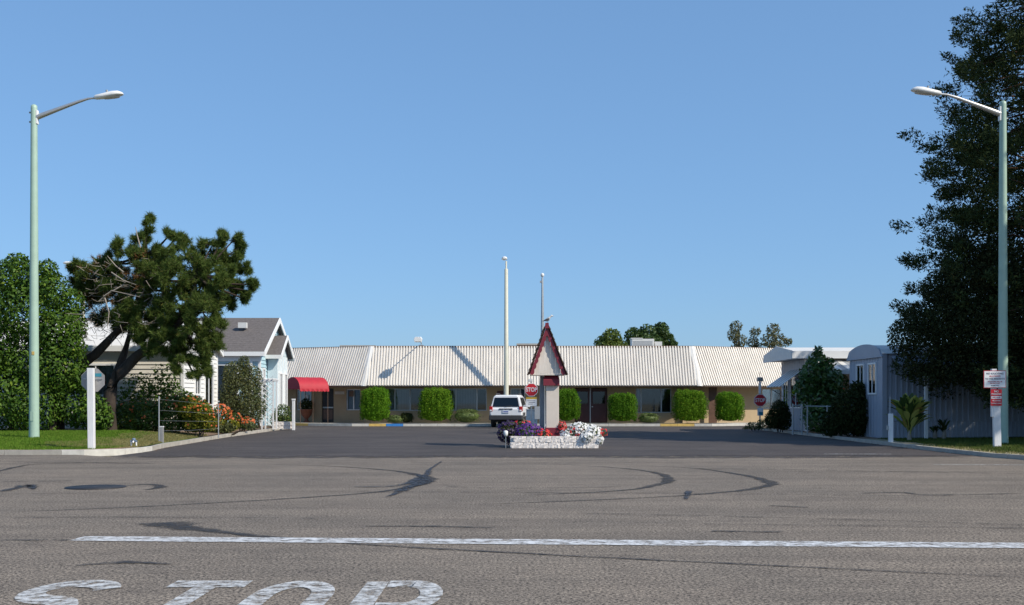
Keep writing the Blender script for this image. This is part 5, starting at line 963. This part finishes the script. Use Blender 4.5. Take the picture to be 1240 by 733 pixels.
bush('olive_shrub', 'loose olive green shrub in front of the blue porch', [(292, 478, 26, 30), (285, 455, 16, 18), (302, 460, 16, 20), (300, 495, 22, 20), (278, 490, 14, 18), (296, 440, 8, 10)], 47.5, 'leaf_olive', 13000, .095, .13)
bush('flame_flowers', 'clump of orange flowers at the driveway edge beside the olive shrub', [(268, 502, 12, 12), (258, 510, 9, 12), (282, 508, 10, 9)], 43.6, 'leaf_rose', 1300, .10, .13, 'flowers', flowers=('petal_orange', 420, .09, -.1))
bush('flame_flowers', 'second smaller clump of orange flowers next to the white trellis', [(298, 513, 10, 7), (288, 514, 8, 6)], 45.2, 'leaf_rose', 700, .09, .13, 'flowers', flowers=('petal_orange', 240, .085, -.1))
bush('tufted_plant', 'mixed yellow and green tufts between the wire fence post and the orange flowers', [(268, 516, 10, 8), (258, 514, 9, 10), (282, 515, 8, 7)], 43.2, 'leaf_gold', 1100, .12, .13, 'plant', up=1)
bush('tufted_plant', 'low yellow green tufted plants along the left driveway kerb', [(262, 520, 12, 6), (276, 518, 9, 6), (305, 517, 8, 5), (250, 519, 8, 7)], 42.8, 'leaf_olive', 900, .11, .13, 'plant', up=1)
bush('green_shrub', 'leafy green shrub behind the white post and block wall', [(342, 502, 11, 13), (335, 508, 8, 9), (348, 510, 8, 8)], 52.6, 'leaf_rose', 2300, .09, .13)
bush('green_shrub', 'vine covered shrub climbing beside the white trellis', [(318, 480, 7, 20), (312, 500, 9, 16)], 50.4, 'leaf_shrub', 1500, .08, .13)
bw = thing('block_wall', 'short low white block wall at the driveway edge before the blue house', 'wall', (xat(343.5, 50.8), 50.8, .1)); n = 5; wl = xat(357, 50.8) - xat(330, 50.8)
blk2 = rough_block(-.108, .108, -.1, .1, 0, .168, bw); k = 0
for r_ in range(2):
    for i in range(n):
        o = blk2 if k == 0 else blk2.copy()
        if k: COL.objects.link(o)
        o.parent = bw; o.location = (-wl / 2 + wl * (i + .5) / n, random.uniform(-.006, .006), r_ * .17); o.rotation_euler.z = R(random.uniform(-1, 1)); k += 1
wp = thing('white_post', 'slim white post at the end of the low white block wall', 'post', (xat(355.5, 50.5), 50.5, .1)); MB().box(-.06, .06, -.06, .06, -.05, zat(485, 50.5) - .1).build('post', 'white_wood', wp, .006); MB().box(-.075, .075, -.075, .075, zat(485, 50.5) - .098, zat(483, 50.5) - .1).build('cap', 'white_wood', wp)
tr = thing('garden_trellis', 'white lattice garden trellis arch beside the olive shrub', 'trellis', (xat(324, 49.6), 49.6, .1)); tw_ = .26; th_ = zat(462, 49.6) - .1
for x in (-tw_, tw_):
    for y in (0, .7): MB().box(x - .03, x + .03, y - .03, y + .03, 0, th_).build('post', 'white_wood', tr)
for i in range(9):
    z = .1 + i * .24
    for s in (-1, 1): MB().tube([(-tw_ * s, -.01 - .01 * s, z), (tw_ * s, -.01 - .01 * s, z + .46)], .014, 4).build('lattice_slat', 'white_paint', tr)
for y in (0, .7): MB().box(-tw_ - .35, tw_ + .1, y - .04, y + .04, th_ + .002, th_ + .09).build('top_beam', 'white_wood', tr)
for i in range(5): MB().box(-tw_ - .3 + i * .2, -tw_ - .26 + i * .2, -.1, .8, th_ + .092, th_ + .14).build('top_slat', 'white_wood', tr)
fn = thing('wire_fence', 'thin wire fence on metal posts in front of the rose hedge', 'fence', (xat(228, 36.5), 36.5, .2))
fx = [(xat(192.5, 34.6), 34.6), (xat(264.5, 39.2), 39.2)]; ox, oy = fn.location.x, fn.location.y
for (x, y), pt in zip(fx, (480, 489)): MB().tube([(x - ox, y - oy, -.12), (x - ox, y - oy, zat(pt, y) - .2)], .02, 7).build('post', 'grey_paint', fn)
for i, q in enumerate((.97, .7, .45, .2)): MB().tube([(fx[0][0] - ox, fx[0][1] - oy, (zat(482, 34.6) - .2) * q), ((fx[0][0] + fx[1][0]) / 2 - ox, (fx[0][1] + fx[1][1]) / 2 - oy, (1.25) * q - .03), (fx[1][0] - ox, fx[1][1] - oy, (zat(491, 39.2) - .2) * q)], .0035, 4).build('wire', 'galv', fn)
sp_ = thing('stub_post', 'short grey wooden stub beside the wire fence post', 'post', (xat(196, 34.2), 34.2, .12)); MB().box(-.05, .05, -.05, .05, -.05, zat(517.5, 34.2) - .12).build('post', 'sign_back', sp_, .006); MB().box(-.055, .055, -.055, .055, zat(517.5, 34.2) - .118, zat(517, 34.2) - .1).build('cap', 'white_wood', sp_)
vl = thing('irrigation_valve', 'small white and blue irrigation valve standing on the left lawn', 'valve', (*gp(162, 539, .16), .13)); vl.scale = (.8, .8, .8)
for x in (-.09, .09): MB().tube([(x, 0, -.05), (x, 0, .16)], .028, 8).build('pipe', 'white_paint', vl)
MB().tube([(-.12, 0, .17), (.12, 0, .17)], .035, 8).build('manifold', 'valve_blue', vl); MB().lathe([(.06, .2), (.07, .22), (.06, .27), (.001, .29)], 10).build('bonnet', 'valve_blue', vl); MB().tube([(0, -.04, .18), (0, -.09, .12)], .03, 8).build('outlet', 'white_paint', vl)

# ------------------------------------------------------------------ shrubs and garden things, right
bush('magnolia', 'young glossy leaved magnolia beside the chain link gate', [(992, 480, 26, 26), (985, 455, 20, 18), (1000, 460, 20, 18), (991, 438, 12, 12), (990, 426, 6, 7), (1004, 440, 7, 8), (975, 470, 14, 16), (1012, 480, 12, 20), (992, 505, 24, 20)], 44.6, 'leaf_magnolia', 5000, .21, .09, 'tree', .42, .35)
bush('oleander_hedge', 'dark dense hedge against the arched end of the blue grey trailer', [(1030, 500, 26, 28), (1050, 490, 16, 26), (1015, 510, 18, 18), (1045, 510, 20, 20), (1038, 475, 12, 14), (1005, 518, 12, 12)], 40.6, 'leaf_oleander', 14000, .13, .09, 'hedge', aspect=.35)
bush('round_bush', 'dark rounded bush beside the gate under the striped awning', [(944, 502, 13, 18), (936, 508, 10, 12), (950, 508, 10, 14)], 47.5, 'leaf_oleander', 5500, .095, .09)
bush('ground_shrub', 'low grey green ground shrubs at the foot of the right stop sign', [(912, 517, 10, 6), (925, 515, 10, 8), (905, 520, 6, 4)], 50.5, 'leaf_shrub', 1500, .08, .09)
bush('rose_bush', 'light green flowering bush against the tan patio wall', [(1020, 465, 8, 12), (1016, 480, 8, 12)], 45.4, 'leaf_rose', 700, .12, .09, flowers=('petal_red', 16, .1, -.5))
def strap_plant(label, px, py, Y, Hh, n, ms, w_=.13, z0=.09, spread=.6):
    t = thing('broad_leaf_plant', label, 'plant', (xat(px, Y), Y, z0), 0, 'broad leaved plants by the trailer')
    for i in range(n):
        a = random.uniform(0, 2 * math.pi); l = Hh * random.uniform(.45, 1.08); out = spread * random.uniform(.2, 1); b = MB(); vs = []; K = 8; tw = random.uniform(-1.6, 1.6); zb3 = random.uniform(0, .38) * Hh; l = min(l, Hh * 1.05 - zb3)
        for j in range(K):
            q = j / (K - 1); r_ = out * q ** 1.5; z = zb3 + l * (q - .3 * q ** 3 * out / spread); wd = w_ * (.14 if q < .5 else math.sin(math.pi * min(1, (q - .42) / .6)) ** .8 + .04) * .5; ca, sa = math.cos(a), math.sin(a); c2, s2 = math.cos(a + tw * q), math.sin(a + tw * q)
            vs += [(ca * r_ - s2 * wd, sa * r_ + c2 * wd, z + wd * .35), (ca * r_, sa * r_, z), (ca * r_ + s2 * wd, sa * r_ - c2 * wd, z + wd * .35)]
        b.add(vs, [(3 * j, 3 * j + 1, 3 * j + 4, 3 * j + 3) for j in range(K - 1)] + [(3 * j + 1, 3 * j + 2, 3 * j + 5, 3 * j + 4) for j in range(K - 1)], True); b.build('leaf', random.choice(ms), t, recalc=False)
    MB().tube([(0, 0, -.05), (.02, 0, .35)], [.09, .05], 8).build('stem', 'dead_wood', t)
strap_plant('yellow green broad leaved plant standing beside the thin white post', 1101, 530, 36.2, 1.6, 110, ['banana_light', 'banana_mid', 'banana_mid', 'banana_dark', 'banana_dark', 'banana_dead'], .2, spread=.8)
strap_plant('low dark broad leaved plant at the foot of the trailer wall', 1143, 530, 37.2, .75, 18, ['banana_dark', 'leaf_oleander'], .10, spread=.4)
strap_plant('small dark leafy clump near the trailer wall and the white post', 1132, 530, 37.4, .5, 14, ['leaf_oleander', 'banana_dark'], .09, spread=.35)
cpst = thing('white_post', 'thin white carport post under the overhanging dark tree', 'post', (xat(1121.5, 37.3), 37.3, .09)); MB().box(-.05, .05, -.05, .05, 0, zat(458, 37.3) - .09).build('post', 'white_paint', cpst); MB().box(-.1, .1, -.1, .1, -.02, .012).build('foot_plate', 'galv', cpst); MB().box(-.08, .08, -.08, .08, zat(458, 37.3) - .088, zat(458, 37.3) - .03).build('bracket', 'white_paint', cpst)
st2 = thing('stub_post', 'short white stub post with a thin dark rod on the right lawn edge', 'post', (xat(1078.5, 34.6), 34.6, .08)); MB().box(-.07, .07, -.05, .05, -.05, zat(501, 34.6) - .08).build('post', 'white_wood', st2, .006); MB().tube([(0, .06, 0), (0, .06, zat(480, 34.6) - .08)], .02, 6).build('rod', 'grey_paint', st2); MB().box(-.13, -.072, -.04, .04, .42, .56).build('hose_tap', 'galv', st2)
gt = thing('chain_link_gate', 'narrow chain link gate between galvanised posts beside the magnolia', 'gate', (xat(964, 43.8), 43.8, .09)); g0, g1_ = xat(960, 43.8) - gt.location.x, xat(971, 43.8) - gt.location.x; gh = zat(491, 43.8) - .09
for x in (g0, g1_): MB().tube([(x, 0, -.05), (x, 0, gh + .06)], .035, 8).build('post', 'galv', gt)
for z in (.08, gh): MB().tube([(g0, 0, z), (g1_, 0, z)], .02, 6).build('rail', 'galv', gt)
b = MB()
for i in range(-12, 6):
    for s in (1, -1):
        x0 = g0 + .0; pts = []; xx0 = i * .1
        za, zb2 = .08, gh; L_ = gh - .08; xs0 = g0 + i * .1 if s > 0 else g1_ - i * .1; xs1 = xs0 + s * L_
        lo_, hi_ = g0, g1_
        ta = 0 if lo_ <= xs0 <= hi_ else ((lo_ if s > 0 else hi_) - xs0) / (xs1 - xs0); tb = 1 if lo_ <= xs1 <= hi_ else ((hi_ if s > 0 else lo_) - xs0) / (xs1 - xs0)
        if 0 <= ta < tb <= 1: b.tube([(xs0 + (xs1 - xs0) * ta, s * .004, za + L_ * ta), (xs0 + (xs1 - xs0) * tb, s * .004, za + L_ * tb)], .004, 3, False)
b.build('mesh', 'galv', gt)
rail_ = thing('chain_link_fence', 'low chain link fence top rail running from the gate past the magnolia', 'fence', (xat(972, 43.7), 43.7, .09)); x9 = xat(1030, 42.6) - rail_.location.x
MB().tube([(.1, 0, gh - .03), (x9, -1.0, gh - .05)], .02, 6).build('rail', 'galv', rail_)
for q in (.05, .5, 1): MB().tube([(.1 + (x9 - .1) * q, -1.0 * q, -.05), (.1 + (x9 - .1) * q, -1.0 * q, gh)], .028, 6).build('post', 'galv', rail_)

# small litter of the real place: leaves and grit along the kerbs
P = np.concatenate([np.stack([left_edge(y) + rng.uniform(.2, .55, len(y)) ** 1.0, y, np.full(len(y), .012)], 1) for y in [rng.uniform(30.5, 55, 320)]] + [np.stack([right_edge(y) - rng.uniform(.18, .6, len(y)), y, np.full(len(y), .012)], 1) for y in [rng.uniform(25.5, 50, 420)]])
o = leaves('fallen_leaves', P, .055, 'needle_dead', None, .5, np.tile([0, 0, 1.0], (len(P), 1)), .85); tag(o, 'dry brown leaves scattered in the driveway gutters', 'leaves', kind='stuff')
